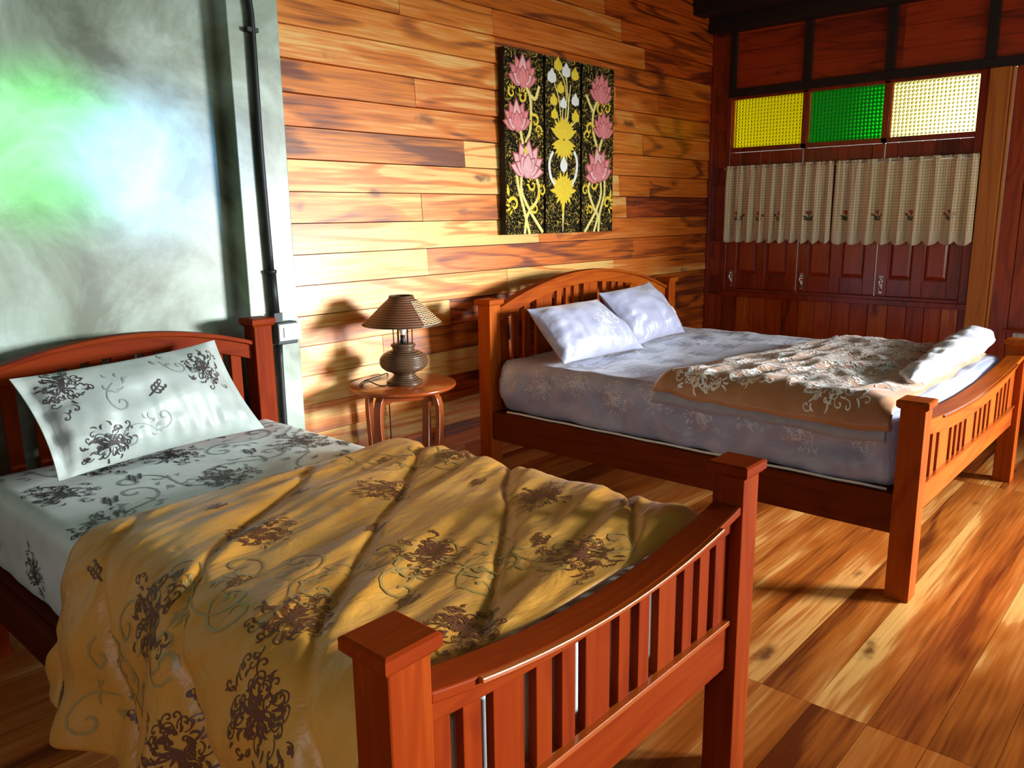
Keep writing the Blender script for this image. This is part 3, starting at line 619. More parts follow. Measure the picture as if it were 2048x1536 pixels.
# ------------------------------------------------------------------ duvet of the near bed
F_duvL = fabric('golden_cream_satin', (.64, .28, .034), (.72, .34, .055), .42, .05, 2.5, .75, 11)
F_duvPr = simple('brown_damask_print', (.14, .045, .018), .5)
F_duvFt = simple('olive_scroll_print', (.42, .27, .08), .4)
prof, LpD = path([(1.850, .585), (1.845, .65), (1.815, .705), (1.74, .728), (1.5, .722), (1.1, .722), (.85, .722), (.74, .712), (.675, .665), (.635, .56), (.60, .42), (.565, .285)], 0)
YA, YE = 2.135, .935
def PD(u, v):
    x_, z_ = prof(u); s_ = u * LpD; yy = lerp(YA, YE, v)
    hang = max(0, (u - .70) / .30); top = 1 - min(1, hang * 2)
    side = max(0, 1 - u / .07)
    # head and foot edges wander a little
    yy += (.03 * nz(s_ * 2.5, 5.1) ) * (1 - v) + hang * .05 * sin(v * 5) * .0
    # long gathered folds running across the bed
    k = nz(x_ * 1.3 + yy * .9, (yy - .28 * x_) * 7.5, 2.2); k2 = nz(x_ * 2.2 - 3, (yy - .35 * x_) * 15, 9.7)
    k3 = nz(x_ * 3.1, yy * 3.3, 4.4)
    rdg = (1 - abs(k) * 2.4)
    h_ = .010 * rdg + .007 * k2 + .010 * k3 + .008 + .005 * nz(x_ * 4, (yy - .3 * x_) * 26, 5)
    # quilting seams, diagonal, 0.32 m apart
    xq = min(x_, 1.83 - s_ + .11) if hang > 0 else x_
    d_ = (xq * .62 - yy * .78 + .46 + .03 * nz(x_ * 2, yy * 2, 8)) / .32; dd = abs(d_ - round(d_)) * .32
    h_ -= .012 * exp(-(dd / .013) ** 2); h_ += .005 * (1 - exp(-(dd / .06) ** 2))
    edge = min(v, 1 - v) * (YA - YE); h_ *= min(1, edge / .06 + .15); 
    q = Vector((x_, yy, z_ + h_ * top))
    if side: q.x += side * .012 * sin(yy * 31 + 2 * nz(yy * 3, 1)); q.z += side * .01 * nz(yy * 12, 6)
    if hang > 0:
        fl = hang ** 1.3
        q.x += -.030 * fl * sin(yy * 13 + 1.2) - .018 * fl * sin(yy * 29 + 2.5 * hang) - h_ * .8 * min(1, hang * 2) + .035 * fl * (v)
        q.x -= min(1, hang * 2.5) * (.030 * nz(s_ * 3.5 + yy * 3, yy * 6, 3) + .020 * nz(s_ * 8, yy * 10 - s_ * 5, 6) - .016 * exp(-(dd / .014) ** 2)); q.z += .028 * fl * sin(yy * 6.5 + .6) + .05 * fl * v
        q.y += .02 * fl * sin(yy * 9)
    return q
dL = Cloth(PD, 170, 120, .024, lambda u, v: min(1, min(u, 1 - u) * 16 + .3) * min(1, min(v, 1 - v) * 14 + .3))
def uD(x_):
    best = 0; bd = 9
    for k in range(400):
        p = prof(k / 399)
        if p[1] > .70 and abs(p[0] - x_) < bd: bd = abs(p[0] - x_); best = k / 399
    return best
big = [(.968, 1.714), (.780, 1.285), (1.174, 1.309), (1.379, 1.731), (1.602, 1.338), (1.382, 1.03), (1.75, 1.80), (.99, 1.02)]
for i, (a, b) in enumerate(big): dL.motif(damask(.098, 200 + i, 1.1), uD(a), (YA - b) / (YA - YE), -LpD, -(YA - YE), .1 + .25 * (i % 3), 1, .0018)
for i, (u_, b) in enumerate(((.775, 1.66), (.80, 1.20), (.90, 1.44))): dL.motif(damask(.105, 230 + i, 1.2), u_, (YA - b) / (YA - YE), -LpD, -(YA - YE), 1.3, 1, .0018)
for i, (a, b) in enumerate(((.788, 1.515), (.982, 1.962), (1.38, 1.154), (1.58, 1.56), (1.17, 1.52), (.98, 1.18), (1.2, 1.9), (1.7, 1.12), (1.55, 1.95))): dL.motif(sprig(.036, i), uD(a), (YA - b) / (YA - YE), -LpD, -(YA - YE), .3, 1, .0018)
for i, (u_, b) in enumerate(((.77, 1.96), (.93, 1.72), (.94, 1.2), (.955, 1.98), (.83, 1.42))): dL.motif(sprig(.036, i), u_, (YA - b) / (YA - YE), -LpD, -(YA - YE), 1.2, 1, .0018)
for i in range(16):
    dL.motif(vine(.12, 300 + i), .16 + .78 * ((i * .382) % 1), .08 + .84 * ((i * .618 + .2) % 1), -LpD, -(YA - YE), i * 1.3, 2, .0014)
o = dL.mb.build('duvet', [F_duvL, F_duvPr, F_duvFt], None, 0, (1.25, 1.55, .67))
tag(o, 'golden quilted duvet with brown damask print hanging over the near bed', 'duvet')

# ------------------------------------------------------------------ folded duvet of the far bed
F_duvR = fabric('tan_satin', (.38, .165, .07), (.46, .22, .10), .32, .3, 3, .3, 9)
F_liner = simple('silver_lining_satin', (.30, .30, .36), .3, var=.2, bscale=20)
F_silver = fabric('silver_white_satin', (.48, .46, .50), (.66, .66, .70), .3, .2, 6, .6, 9)
def quad_uv(c, u, v):   # c: four corners in xy (u0v0, u1v0, u1v1, u0v1)
    a = [lerp(c[0][k], c[1][k], u) for k in (0, 1)]; b = [lerp(c[3][k], c[2][k], u) for k in (0, 1)]
    return lerp(a[0], b[0], v), lerp(a[1], b[1], v)
def duv_layer(corners, zb, amp, thick, seed, edgebulge, lim_):
    def P(u, v):
        x_, y_ = quad_uv(corners, u, v); d = min(min(u, 1 - u) * 1.5, min(v, 1 - v) * 1.0)
        x_ += .02 * nz(y_ * 5, seed) ; y_ += .03 * nz(x_ * 3, seed + 3.3)
        k = nz(x_ * 4.2 + seed, (y_ + .3 * x_) * 8.5, 1.7); k2 = nz(x_ * 9, y_ * 17, seed); k3 = nz(x_ * 1.6, y_ * 1.8, seed + 5)
        h_ = amp * ((1 - abs(k) * 2.2) * .8 + k2 * .45 + k3 * 1.0 + .5)
        rl = 1 - exp(-d / .045)
        z_ = zb - edgebulge * (1 - rl) + h_ * rl
        dd = 3.27 - x_
        if dd > 0: x_ = 3.27 - lim_ * (1 - exp(-dd / .06)); z_ -= dd * (.9 - .5 * exp(-dd / .05))
        return (x_, y_, z_)
    return Cloth(P, 110, 90, thick, lambda u, v: min(1, min(min(u, 1 - u), min(v, 1 - v)) * 10 + .25), flip=True)
low = duv_layer([(3.15, 1.96), (4.78, 1.62), (4.82, .90), (3.135, .905)], .742, .010, .022, 2.0, .012, .100)
topl = duv_layer([(3.17, 1.965), (4.76, 1.70), (4.74, .90), (3.15, .90)], .782, .020, .026, 5.0, .024, .108)
for i in range(34):
    topl.motif(damask(.125, 400 + i, 1.0), .05 + .90 * ((i * .382 + .1) % 1), .06 + .88 * (i + .5) / 34, 1.5, -1.0, i * .9, 1, .0018)
# foot end rolled up towards the far corner
def PR(u, v):
    t = u; x_ = lerp(3.55, 4.78, t); R_ = .034 + .030 * t; a = 2 * pi * v
    k = 1 + .22 * nz(x_ * 8, cos(a) * 1.6, sin(a) * 1.6) + .06 * sin(x_ * 40 + 3 * sin(a))
    e_ = min(1, min(t, 1 - t) * 14) ** .5
    return (x_, .955 + .02 * nz(x_ * 3, 3) + R_ * 1.5 * k * cos(a) * e_, .790 + R_ * .55 + .02 * t + R_ * k * sin(a) * e_)
roll = Cloth(PR, 90, 28)
for c_, m_ in ((low, 2), (roll, 3)):
    topl.mb.add(c_.mb.v, [f for f in c_.mb.f], m_, True)
o = topl.mb.build('duvet', [F_duvR, F_printR, F_liner, F_silver], None, 0, (4.0, 1.4, .71))
tag(o, 'tan and white shiny duvet folded double on the far bed', 'duvet')

# ------------------------------------------------------------------ pillows
def pillow(name, bl, br, tl, thick, mats, label, group=None, flange=0, motifs=(), seed=0, wr=.006, tr=None):
    """bl, br, tl: corners of the sleeping face; bulges to both sides"""
    bl, br, tl = Vector(bl), Vector(br), Vector(tl); tr = Vector(tr) if tr else br + tl - bl
    n = (br - bl).cross(tl - bl).normalized()     # faces the foot of the bed
    lu, lv = (br - bl).length, (tl - bl).length
    def prof_(u, v):
        a = 1 - abs(2 * u - 1) ** 2.6; b = 1 - abs(2 * v - 1) ** 2.4
        return max(0, a * b) ** .62
    def mk(sg):
        def P(u, v):
            uu = u; pin = .035
            # edges bow inwards between the corners
            cu = lerp(u, .5, pin * 1.6 * (1 - (2 * v - 1) ** 2) * abs(2 * u - 1)); cv = lerp(v, .5, pin * 2.2 * (1 - (2 * u - 1) ** 2) * abs(2 * v - 1))
            if flange: k = max(0, (u - flange) / (1 - flange * 2)) if u < .5 else 1 - max(0, ((1 - u) - flange) / (1 - flange * 2)); uf = k
            else: uf = u
            p = (bl * (1 - cu) + br * cu) * (1 - cv) + (tl * (1 - cu) + tr * cu) * cv
            h_ = prof_(uf, v)
            e_ = min(u, 1 - u, v, 1 - v); w_ = wr * (1.5 * nz(u * lu * 22 + seed, v * lv * 5, 1) * exp(-v * 3.5) * min(1, v * 9) * 2.2 + nz(u * 5, v * 5, seed) * 1.2) * min(1, e_ * 12)
            if u < .3: w_ += wr * 1.3 * nz(v * lv * 24, u * 6, seed + 4) * min(1, e_ * 14) * (1 - u / .3)
            w_ += .0015 * (1 if h_ > 0 else 0)
            return p + n * sg * (h_ * thick / 2 + (w_ if sg > 0 else 0) + .0025)
        return Cloth(P, 64, 44)
    f = mk(1)
    for st, u_, v_, r_, m_ in motifs: f.motif(st, u_, v_, lu, lv, r_, m_, .0015)
    bk = mk(-1); f.mb.add(bk.mb.v, bk.mb.f, 0, True)
    W_ = 45; per = [(i, 0) for i in range(65)] + [(64, j) for j in range(1, 45)] + [(i, 44) for i in range(63, -1, -1)] + [(0, j) for j in range(43, 0, -1)]
    vs = [f.g[i][j] for i, j in per] + [bk.g[i][j] for i, j in per]; m_ = len(per)
    f.mb.add(vs, [(k, (k + 1) % m_, m_ + (k + 1) % m_, m_ + k) for k in range(m_)], 0, True)
    loc = (bl + br) / 2
    o = f.mb.build(name, mats, None, 0, tuple(loc)); tag(o, label, 'pillow', group); return o
pillow('pillow', (.845, 2.70, .690), (1.625, 2.775, .690), (.800, 2.885, 1.005), .20, [F_pilL, F_printL, F_faintL],
       'pillow with dark scroll print leaning on the near bed\'s headboard', flange=.045, seed=2, wr=.012, tr=(1.540, 2.95, 1.035),
       motifs=[(damask(.10, 501), .80, .68, .5, 1), (damask(.09, 502), .14, .80, 1.2, 1), (damask(.09, 503), .22, .16, .2, 1), (sprig(.04, 1), .50, .55, .5, 1), (vine(.09, 2), .33, .7, .2, 2), (vine(.08, 3), .6, .85, 1.2, 2), (vine(.08, 5), .40, .22, 2.2, 2)])
pillow('pillow', (3.285, 2.575, .728), (3.975, 2.52, .728), (3.285, 2.83, 1.000), .20, [F_pilR, F_printR],
       'white satin pillow nearest the side table on the far bed', seed=5, wr=.012, motifs=[(vine(.10, 7), .78, .70, .4, 1), (damask(.09, 8, .6), .62, .45, 0, 1)], tr=(3.93, 2.83, 1.00))
pillow('pillow', (4.035, 2.60, .728), (4.690, 2.66, .728), (3.955, 2.835, 1.035), .20, [F_pilR, F_printR],
       'white satin pillow nearest the shuttered window on the far bed', seed=9, wr=.012, motifs=[(damask(.10, 9, .8), .86, .38, .9, 1), (vine(.08, 4), .62, .82, 1.8, 1)], tr=(4.62, 2.90, 1.055))

# ------------------------------------------------------------------ side table
TX, TY, TZ = 2.58, 3.055, .68
tb = thing('side_table', (TX, TY, 0), 'small round wooden side table between the beds, a lamp on it', 'table')
mb = MB(); mb.tone = (.3, .5, .1); mb.lathe([(.0, -.024), (.255, -.024), (.266, -.018), (.270, -.010), (.268, -.003), (.262, 0), (0, 0)], 56, (TX, TY, TZ)); mb.build('tabletop', M_tabx, tb)
def curved_leg(ang):
    c, s_ = cos(ang), sin(ang); mb = MB(); mb.tone = (rnd.random(), .5, 0)
    pr = [(.155, .650), (.185, .640), (.205, .612), (.214, .57), (.214, .50), (.207, .38), (.198, .22), (.192, .10), (.196, .0)]
    f, _ = path(pr, 0); n = 22; vs = []; fs = []
    for i in range(n + 1):
        r_, z_ = f(i / n); r2, z2 = f(min(1, i / n + .02)); r1, z1 = f(max(0, i / n - .02)); tx, tz = r2 - r1, z2 - z1; l = sqrt(tx * tx + tz * tz); nx_, nz_ = -tz / l, tx / l
        for a, b in ((-1, -1), (1, -1), (1, 1), (-1, 1)):
            rr = r_ + nx_ * .0125 * a; zz = z_ + nz_ * .0125 * a; w = .021 * b
            vs.append((TX + c * rr - s_ * w, TY + s_ * rr + c * w, zz))
        if i: k = 4 * i; fs += [(k - 4 + j, k - 4 + (j + 1) % 4, k + (j + 1) % 4, k + j) for j in range(4)]
    fs += [(0, 1, 2, 3), (4 * n, 4 * n + 3, 4 * n + 2, 4 * n + 1)]; mb.add(vs, fs); mb.build('leg', M_table, tb, .003)
A0 = radians(-75)
for k in range(4): curved_leg(A0 + k * pi / 2)
for k in range(4):
    a, b = A0 + k * pi / 2, A0 + (k + 1) * pi / 2; mb = MB(); mb.tone = (rnd.random(), .5, .1)
    p0, p1 = Vector((TX + .165 * cos(a), TY + .165 * sin(a), 0)), Vector((TX + .165 * cos(b), TY + .165 * sin(b), 0)); d = (p1 - p0).normalized(); n_ = Vector((-d.y, d.x, 0)) * .009
    vs = []; N_ = 12
    for i in range(N_ + 1):
        t = i / N_; q = p0.lerp(p1, t); zl = .600 + .012 * (1 if .12 < t < .88 else 0)
        vs += [q - n_ + Vector((0, 0, zl)), q + n_ + Vector((0, 0, zl)), q + n_ + Vector((0, 0, .656)), q - n_ + Vector((0, 0, .656))]
    fs = [(0, 1, 2, 3), (4 * N_, 4 * N_ + 3, 4 * N_ + 2, 4 * N_ + 1)] + [(4 * i + j, 4 * i + (j + 1) % 4, 4 * i + 4 + (j + 1) % 4, 4 * i + 4 + j) for i in range(N_) for j in range(4)]
    mb.add(vs, fs); mb.build('apron', M_tabx, tb)

# ------------------------------------------------------------------ lamp
def rattan(name, c1, c2, sc, rough=.4):
    m, nt, b, N, L = mat(name); t = N('ShaderNodeTexCoord'); w = N('ShaderNodeTexWave'); w.wave_type = 'BANDS'; w.bands_direction = 'Z'; w.inputs['Scale'].default_value = sc; w.inputs['Distortion'].default_value = .6; w.inputs['Detail'].default_value = 1; L(t.outputs['Object'], w.inputs['Vector'])
    r = N('ShaderNodeValToRGB'); L(w.outputs[0], r.inputs[0]); e = r.color_ramp.elements; e[0].position = .15; e[0].color = (*c1, 1); e[1].position = .7; e[1].color = (*c2, 1); L(r.outputs[0], b.inputs['Base Color'])
    bp = N('ShaderNodeBump'); bp.inputs['Strength'].default_value = .8; bp.inputs['Distance'].default_value = .003; L(w.outputs[0], bp.inputs['Height']); L(bp.outputs[0], b.inputs['Normal']); b.inputs['Roughness'].default_value = rough
    return m
M_pot = rattan('coiled_dark_rattan', (.035, .016, .008), (.15, .075, .035), 38, .35); M_shade = rattan('woven_shade_rattan', (.05, .014, .005), (.22, .075, .024), 30, .6)
M_strip = simple('sunlit_cane', (.72, .50, .28), .45)
lx, ly = TX + .005, TY - .01
lamp = thing('table_lamp', (lx, ly, TZ), 'rattan table lamp with a wide conical shade and round pot body', 'lamp')
mb = MB(); mb.lathe([(.0, 0), (.088, 0), (.092, .006), (.090, .014), (.078, .020), (.066, .030), (.055, .040), (.052, .050), (.066, .058), (.095, .070), (.113, .085), (.121, .102), (.122, .118), (.117, .134), (.102, .150), (.080, .162), (.062, .168), (.055, .172), (.054, .182), (.060, .188), (.063, .194), (.060, .200), (.050, .204), (0, .205)], 48, (lx, ly, TZ)); mb.build('pot_body', M_pot, lamp)
mb = MB()
prof_s = [(.194, .300), (.190, .306), (.150, .345), (.105, .390), (.066, .425), (.060, .437), (.056, .437), (.062, .424), (.101, .387), (.147, .341), (.188, .300)]
mb.lathe(prof_s + [prof_s[0]], 56, (lx, ly, TZ))
mb.build('lampshade', M_shade, lamp)
sh = lamp.children[-1]
mb = MB()
for k in range(15):   # woven cane strips on the sunny side only, pale to paint its light
    t = (k + .8) / 16; r_ = lerp(.192, .070, t) + .0025; z_ = lerp(.304, .423, t)
    pts = [(lx + r_ * cos(a), ly + r_ * sin(a), TZ + z_ + .0016 * sin(a * 40 + k * 2)) for a in [radians(-98 + 2.6 * j) for j in range(0, 42)]]
    mb.tube(pts, .0021, 5)
mb.build('cane_weave', M_strip, sh)
mb = MB(); mb.lathe([(.196, -.004), (.199, 0), (.196, .005), (.190, 0), (.196, -.004)], 56, (lx, ly, TZ + .302)); mb.lathe([(.060, -.003), (.063, 0), (.060, .004), (.056, 0), (.060, -.003)], 40, (lx, ly, TZ + .437)); mb.build('rim', M_pot, sh)
for k in range(6):
    a = k * pi / 3 + .3; mb = MB(); mb.tube([(lx + .046 * cos(a), ly + .046 * sin(a), TZ + .200), (lx + .048 * cos(a), ly + .048 * sin(a), TZ + .43)], .0028, 8); mb.build('rod', M_brass, lamp)
mb = MB(); mb.lathe([(.014, 0), (.016, .01), (.012, .02), (.013, .04), (.0, .042)], 20, (lx, ly, TZ + .204)); mb.build('bulb_socket', M_black, lamp)
m_b = simple('clear_bulb', (.85, .80, .70), .12); mb = MB(); mb.lathe([(.010, 0), (.014, .014), (.026, .035), (.028, .05), (.022, .065), (.008, .075), (0, .077)], 20, (lx, ly, TZ + .245)); mb.build('bulb', m_b, lamp)
mb = MB(); f, _ = path([(0, 0), (1, 0)], 0)
cp = [(lx - .085, ly - .01, TZ + .012), (lx - .11, ly + .0, TZ + .006), (lx - .135, ly + .03, TZ + .004), (lx - .155, ly + .06, TZ + .018), (lx - .175, ly + .075, TZ + .030), (lx - .195, ly + .075, TZ + .022), (lx - .205, ly + .080, TZ + .004), (lx - .18, ly + .13, TZ + .004), (lx - .10, ly + .19, TZ + .004), (lx + .02, ly + .225, TZ + .004), (lx + .10, ly + .255, TZ + .002), (lx + .115, ly + .272, TZ - .05), (lx + .12, ly + .274, TZ - .30), (lx + .12, ly + .27, .03), (lx + .16, ly + .262, .006)]
def smooth3(p, k=8):
    P = [Vector(q) for q in p]; P = [P[0] * 2 - P[1]] + P + [P[-1] * 2 - P[-2]]; o = []
    for i in range(1, len(P) - 2):
        for j in range(k): t = j / k; a, b, c, d = P[i - 1:i + 3]; o.append(.5 * ((2 * b) + (c - a) * t + (2 * a - 5 * b + 4 * c - d) * t * t + (3 * b - a - 3 * c + d) * t ** 3))
    return o + [P[-2]]
mb.tube(smooth3(cp), .0032, 8); mb.build('cord', M_black, lamp)

# ------------------------------------------------------------------ three painted panels
M_canvas_side = simple('black_canvas_edge', (.004, .003, .003), .7)
def canvas_mat():
    m, nt, b, N, L = mat('black_and_gold_ground'); t = N('ShaderNodeTexCoord'); n = N('ShaderNodeTexNoise'); n.inputs['Scale'].default_value = 42; n.inputs['Detail'].default_value = 3; n.inputs['Distortion'].default_value = 2.2; L(t.outputs['Object'], n.inputs['Vector'])
    r = N('ShaderNodeValToRGB'); L(n.outputs[0], r.inputs[0]); e = r.color_ramp.elements; e[0].position = .54; e[0].color = (.008, .006, .003, 1); e[1].position = .66; e[1].color = (.62, .42, .07, 1)
    mk = N('ShaderNodeTexGradient'); L(r.outputs[0], b.inputs['Base Color']); b.inputs['Roughness'].default_value = .85; b.inputs['Specular IOR Level'].default_value = .1; return m
M_cv = canvas_mat()
C_pink = simple('pink_paint', (.86, .26, .26), .8, var=.25, bscale=30); C_pinkl = simple('light_pink_paint', (.92, .48, .48), .8, var=.15, bscale=30); C_yel = simple('gold_yellow_paint', (.90, .62, .03), .8, var=.15, bscale=40); C_wh = simple('white_paint', (.88, .86, .80), .5); C_grn = simple('pale_green_gold_paint', (.88, .72, .22), .8); C_dk = simple('dark_outline_paint', (.42, .08, .08), .8)
PM = [M_cv, M_canvas_side, C_pink, C_pinkl, C_yel, C_wh, C_grn, C_dk]
PX0 = 3.634; PWD = .355; PGP = .022; PZ0, PZ1, PY = 1.386, 2.454, 3.290
crops = [((195, 150), (465, 195), (468, 1420), (225, 1435)), ((487, 205), (720, 255), (722, 1412), (490, 1420)), ((748, 262), (952, 300), (940, 1405), (735, 1412))]
def inv(q, x_, y_):
    u, v = .5, .5
    for _ in range(25):
        def f_(u, v): return tuple((q[0][k] * (1 - u) + q[1][k] * u) * (1 - v) + (q[3][k] * (1 - u) + q[2][k] * u) * v for k in (0, 1))
        a = f_(u, v); e_ = (x_ - a[0], y_ - a[1]); du = tuple(f_(u + .01, v)[k] - a[k] for k in (0, 1)); dv = tuple(f_(u, v + .01)[k] - a[k] for k in (0, 1)); D = du[0] * dv[1] - du[1] * dv[0]
        u += .01 * (e_[0] * dv[1] - e_[1] * dv[0]) / D; v += .01 * (du[0] * e_[1] - du[1] * e_[0]) / D
    return u, v
class Panel:
    def __init__(s, i): s.q = crops[i]; s.x0 = PX0 + i * (PWD + PGP); s.mb = MB(); s.lay = 0; s.mb.box(s.x0, s.x0 + PWD, PY, PY + .042, PZ0, PZ1, 1); e_ = .0006; s.mb.add([(s.x0, PY - e_, PZ0), (s.x0 + PWD, PY - e_, PZ0), (s.x0 + PWD, PY - e_, PZ1), (s.x0, PY - e_, PZ1)], [(0, 1, 2, 3)], 0)
    def pt(s, p): u, v = inv(s.q, *p); return (s.x0 + u * PWD, PZ1 - v * (PZ1 - PZ0))
    def poly(s, pts, m):   # fan in panel metres (already x,z)
        s.lay += 1; y_ = PY - .0008 - .00004 * s.lay; s.mb.add([(a, y_, b) for a, b in pts], [tuple(range(len(pts)))], m)
    def line(s, pts, w, m, taper=False):
        f, L_ = path([s.pt(p) for p in pts], 0); n = max(8, int(L_ / .012)); q = [f(i / n) for i in range(n + 1)]
        vs, fs = stroke(q, (lambda t: w * (1.15 - t * 1.0)) if taper else (lambda t: w)); s.lay += 1; y_ = PY - .0008 - .00004 * s.lay; s.mb.add([(a, y_, b) for a, b in vs], fs, m)
    def petal(s, c, ang, ln, w, m, outline=True):
        for k, (g, mm) in enumerate(((1.0, 7), (.90, m)) if outline else ((1.0, m),)):
            P = []
            for i in range(13):
                t = i / 12; P.append((t * ln * g, w * g * sin(pi * t ** .75) * .5))
            P += [(a, -b) for a, b in P[-2:0:-1]]
            s.poly([(c[0] + a * cos(ang) - b * sin(ang), c[1] + a * sin(ang) + b * cos(ang)) for a, b in P], mm)
    def lotus(s, p, R, tilt=0, mats=(2, 3), openf=1.0):
        c = s.pt(p); R *= 1.12
        for a, l, w in ((75, 1.0, .55), (-75, 1.0, .55), (50, 1.1, .58), (-50, 1.1, .58), (25, 1.2, .55), (-25, 1.2, .55), (0, 1.25, .6)):
            s.petal(c, radians(90 + tilt + a * openf), R * l, R * w, mats[0] if abs(a) > 20 else mats[1])
        for a, l, w in ((62, .75, .5), (-62, .75, .5), (32, .72, .5), (-32, .72, .5), (0, .7, .55)):
            s.petal(c, radians(90 + tilt + a * openf), R * l, R * w, mats[1] if abs(a) > 40 else mats[0])
        for a in (150, 180, 210): s.petal(c, radians(90 + tilt + a), R * .28, R * .3, mats[0])
    def bud(s, p, R, m, down=False):
        c = s.pt(p); s.petal(c, radians(88), R * 1.5, R * 1.1, m, False); s.petal((c[0] - .2 * R, c[1] + .1 * R), radians(110), R, R * .7, m, False); s.petal((c[0] + .2 * R, c[1] + .1 * R), radians(66), R, R * .7, m, False)
    def swirl(s, p, R, sgn, a0, m=4):
        c = s.pt(p); P = []
        for i in range(20): t = i / 19; a = a0 + sgn * t * 5.2; r_ = R * (1 - .75 * t); P.append((c[0] + r_ * cos(a), c[1] + r_ * sin(a)))
        vs, fs = stroke(P, lambda t: R * (.5 - .25 * t)); s.lay += 1; y_ = PY - .0008 - .00004 * s.lay; s.mb.add([(a, y_, b) for a, b in vs], fs, m)
        for k in range(4): a = a0 - sgn * (.2 + .5 * k); s.petal((c[0] + R * .8 * cos(a), c[1] + R * .8 * sin(a)), a + sgn * .3, R * .9, R * .35, m, False)
    def fan(s, p, R, a0, a1, n, m, w=.3, ln=1.):
        c = s.pt(p)
        for i in range(n): a = radians(lerp(a0, a1, i / (n - 1))); s.petal(c, a, R * ln * (1 - .15 * (i % 2)), R * w, m, False)
    def build(s, label):
        o = s.mb.build('canvas_panel', PM, None, 0, (s.x0 + PWD / 2, PY + .02, PZ0)); tag(o, label, 'painting', 'lotus panels on the plank wall'); return o
p = Panel(0)
for L_ in (((340, 400), (372, 470), (380, 560), (375, 700), (345, 790)), ((300, 640), (312, 720), (328, 800)), ((285, 985), (300, 1100), (335, 1250), (375, 1425)), ((318, 1020), (322, 1130), (375, 1260), (462, 1412)), ((395, 980), (432, 1080), (425, 1180), (360, 1290), (342, 1425)), ((380, 470), (410, 490), (438, 405))): p.line(L_, .022, 6)
for q_, R_, sg, a_ in (((318, 480), .035, -1, .5), ((250, 450), .03, 1, 2.5), ((408, 640), .038, -1, 2.0), ((430, 700), .03, 1, 0), ((270, 1220), .045, -1, 2.6), ((390, 1080), .035, 1, 3.2), ((455, 1120), .03, -1, 1), ((408, 1240), .03, 1, 4)): p.swirl(q_, R_, sg, a_)
p.petal(p.pt((235, 1160)), radians(95), .07, .025, 4, False); p.petal(p.pt((430, 1190)), radians(80), .07, .022, 4, False)
p.lotus((322, 385), .125, 0, (2, 3)); p.lotus((288, 680), .120, 4, (2, 3)); p.lotus((352, 990), .145, -6, (3, 3), 1.1); p.petal(p.pt((340, 870)), radians(90), .05, .03, 4, False)
p.build('left panel of three, black canvas with three large pink lotus flowers')
p = Panel(1)
for L_ in (((570, 300), (610, 380), (625, 500), (612, 680)), ((545, 390), (575, 500), (592, 670)), ((625, 350), (632, 460), (640, 560), (628, 680)), ((655, 400), (640, 520), (628, 680)), ((600, 560), (600, 680)), ((690, 640), (650, 690), (620, 720)), ((560, 590), (590, 690))): p.line(L_, .009, 6)
for q_, R_, m_ in (((528, 390), .062, 5), ((568, 310), .058, 4), ((622, 355), .062, 5), ((682, 375), .056, 4), ((585, 460), .052, 4), ((540, 540), .052, 4), ((604, 560), .050, 5), ((684, 545), .056, 5), ((545, 630), .048, 4), ((686, 655), .056, 4)): p.bud(q_, R_, m_)
p.fan((607, 765), .15, 25, 155, 11, 4, .30); p.fan((607, 765), .10, 40, 140, 7, 4, .34); p.fan((606, 790), .12, 200, 340, 9, 4, .34); p.fan((606, 850), .06, 20, 160, 7, 4, .4); p.fan((606, 775), .13, 195, 345, 11, 4, .26)
p.line(((535, 850), (515, 900), (510, 960), (522, 1030), (548, 1080)), .022, 5); p.line(((675, 850), (694, 900), (697, 960), (685, 1030), (660, 1080)), .022, 5)
p.petal(p.pt((606, 995)), radians(90), .105, .075, 5, False); p.line(((606, 985), (606, 1080)), .006, 5)
p.fan((605, 1130), .14, 5, 175, 11, 4, .30); p.fan((605, 1110), .12, 190, 350, 9, 4, .3); p.line(((603, 1150), (601, 1300)), .05, 4, True); p.line(((601, 1280), (600, 1410)), .018, 6, True)
p.build('middle panel of three, black canvas with a golden vase and white buds')
p = Panel(2)
for L_ in (((845, 500), (815, 590), (812, 700), (838, 830)), ((770, 470), (795, 540), (818, 590)), ((880, 740), (862, 800), (850, 850)), ((810, 1020), (780, 1110), (815, 1240), (840, 1300), (815, 1410)), ((860, 1050), (862, 1150), (830, 1260), (755, 1412)), ((888, 1040), (885, 1150), (855, 1280), (845, 1410))): p.line(L_, .022, 6)
for q_, R_, sg, a_ in (((862, 570), .04, 1, 2.2), ((905, 560), .03, -1, .5), ((790, 700), .04, 1, 1), ((775, 740), .03, -1, 3), ((815, 1080), .035, -1, 0), ((760, 1120), .03, 1, 2), ((905, 1210), .045, 1, .5), ((790, 1260), .03, -1, 2)): p.swirl(q_, R_, sg, a_)
p.petal(p.pt((925, 1180)), radians(85), .07, .025, 4, False)
p.lotus((862, 495), .125, -4, (2, 2)); p.lotus((878, 735), .115, 0, (2, 2)); p.lotus((848, 1025), .145, 10, (2, 3), 1.1); p.swirl((855, 900), .022, 1, 0, 3)
p.build('right panel of three, black canvas with coral pink lotus flowers')

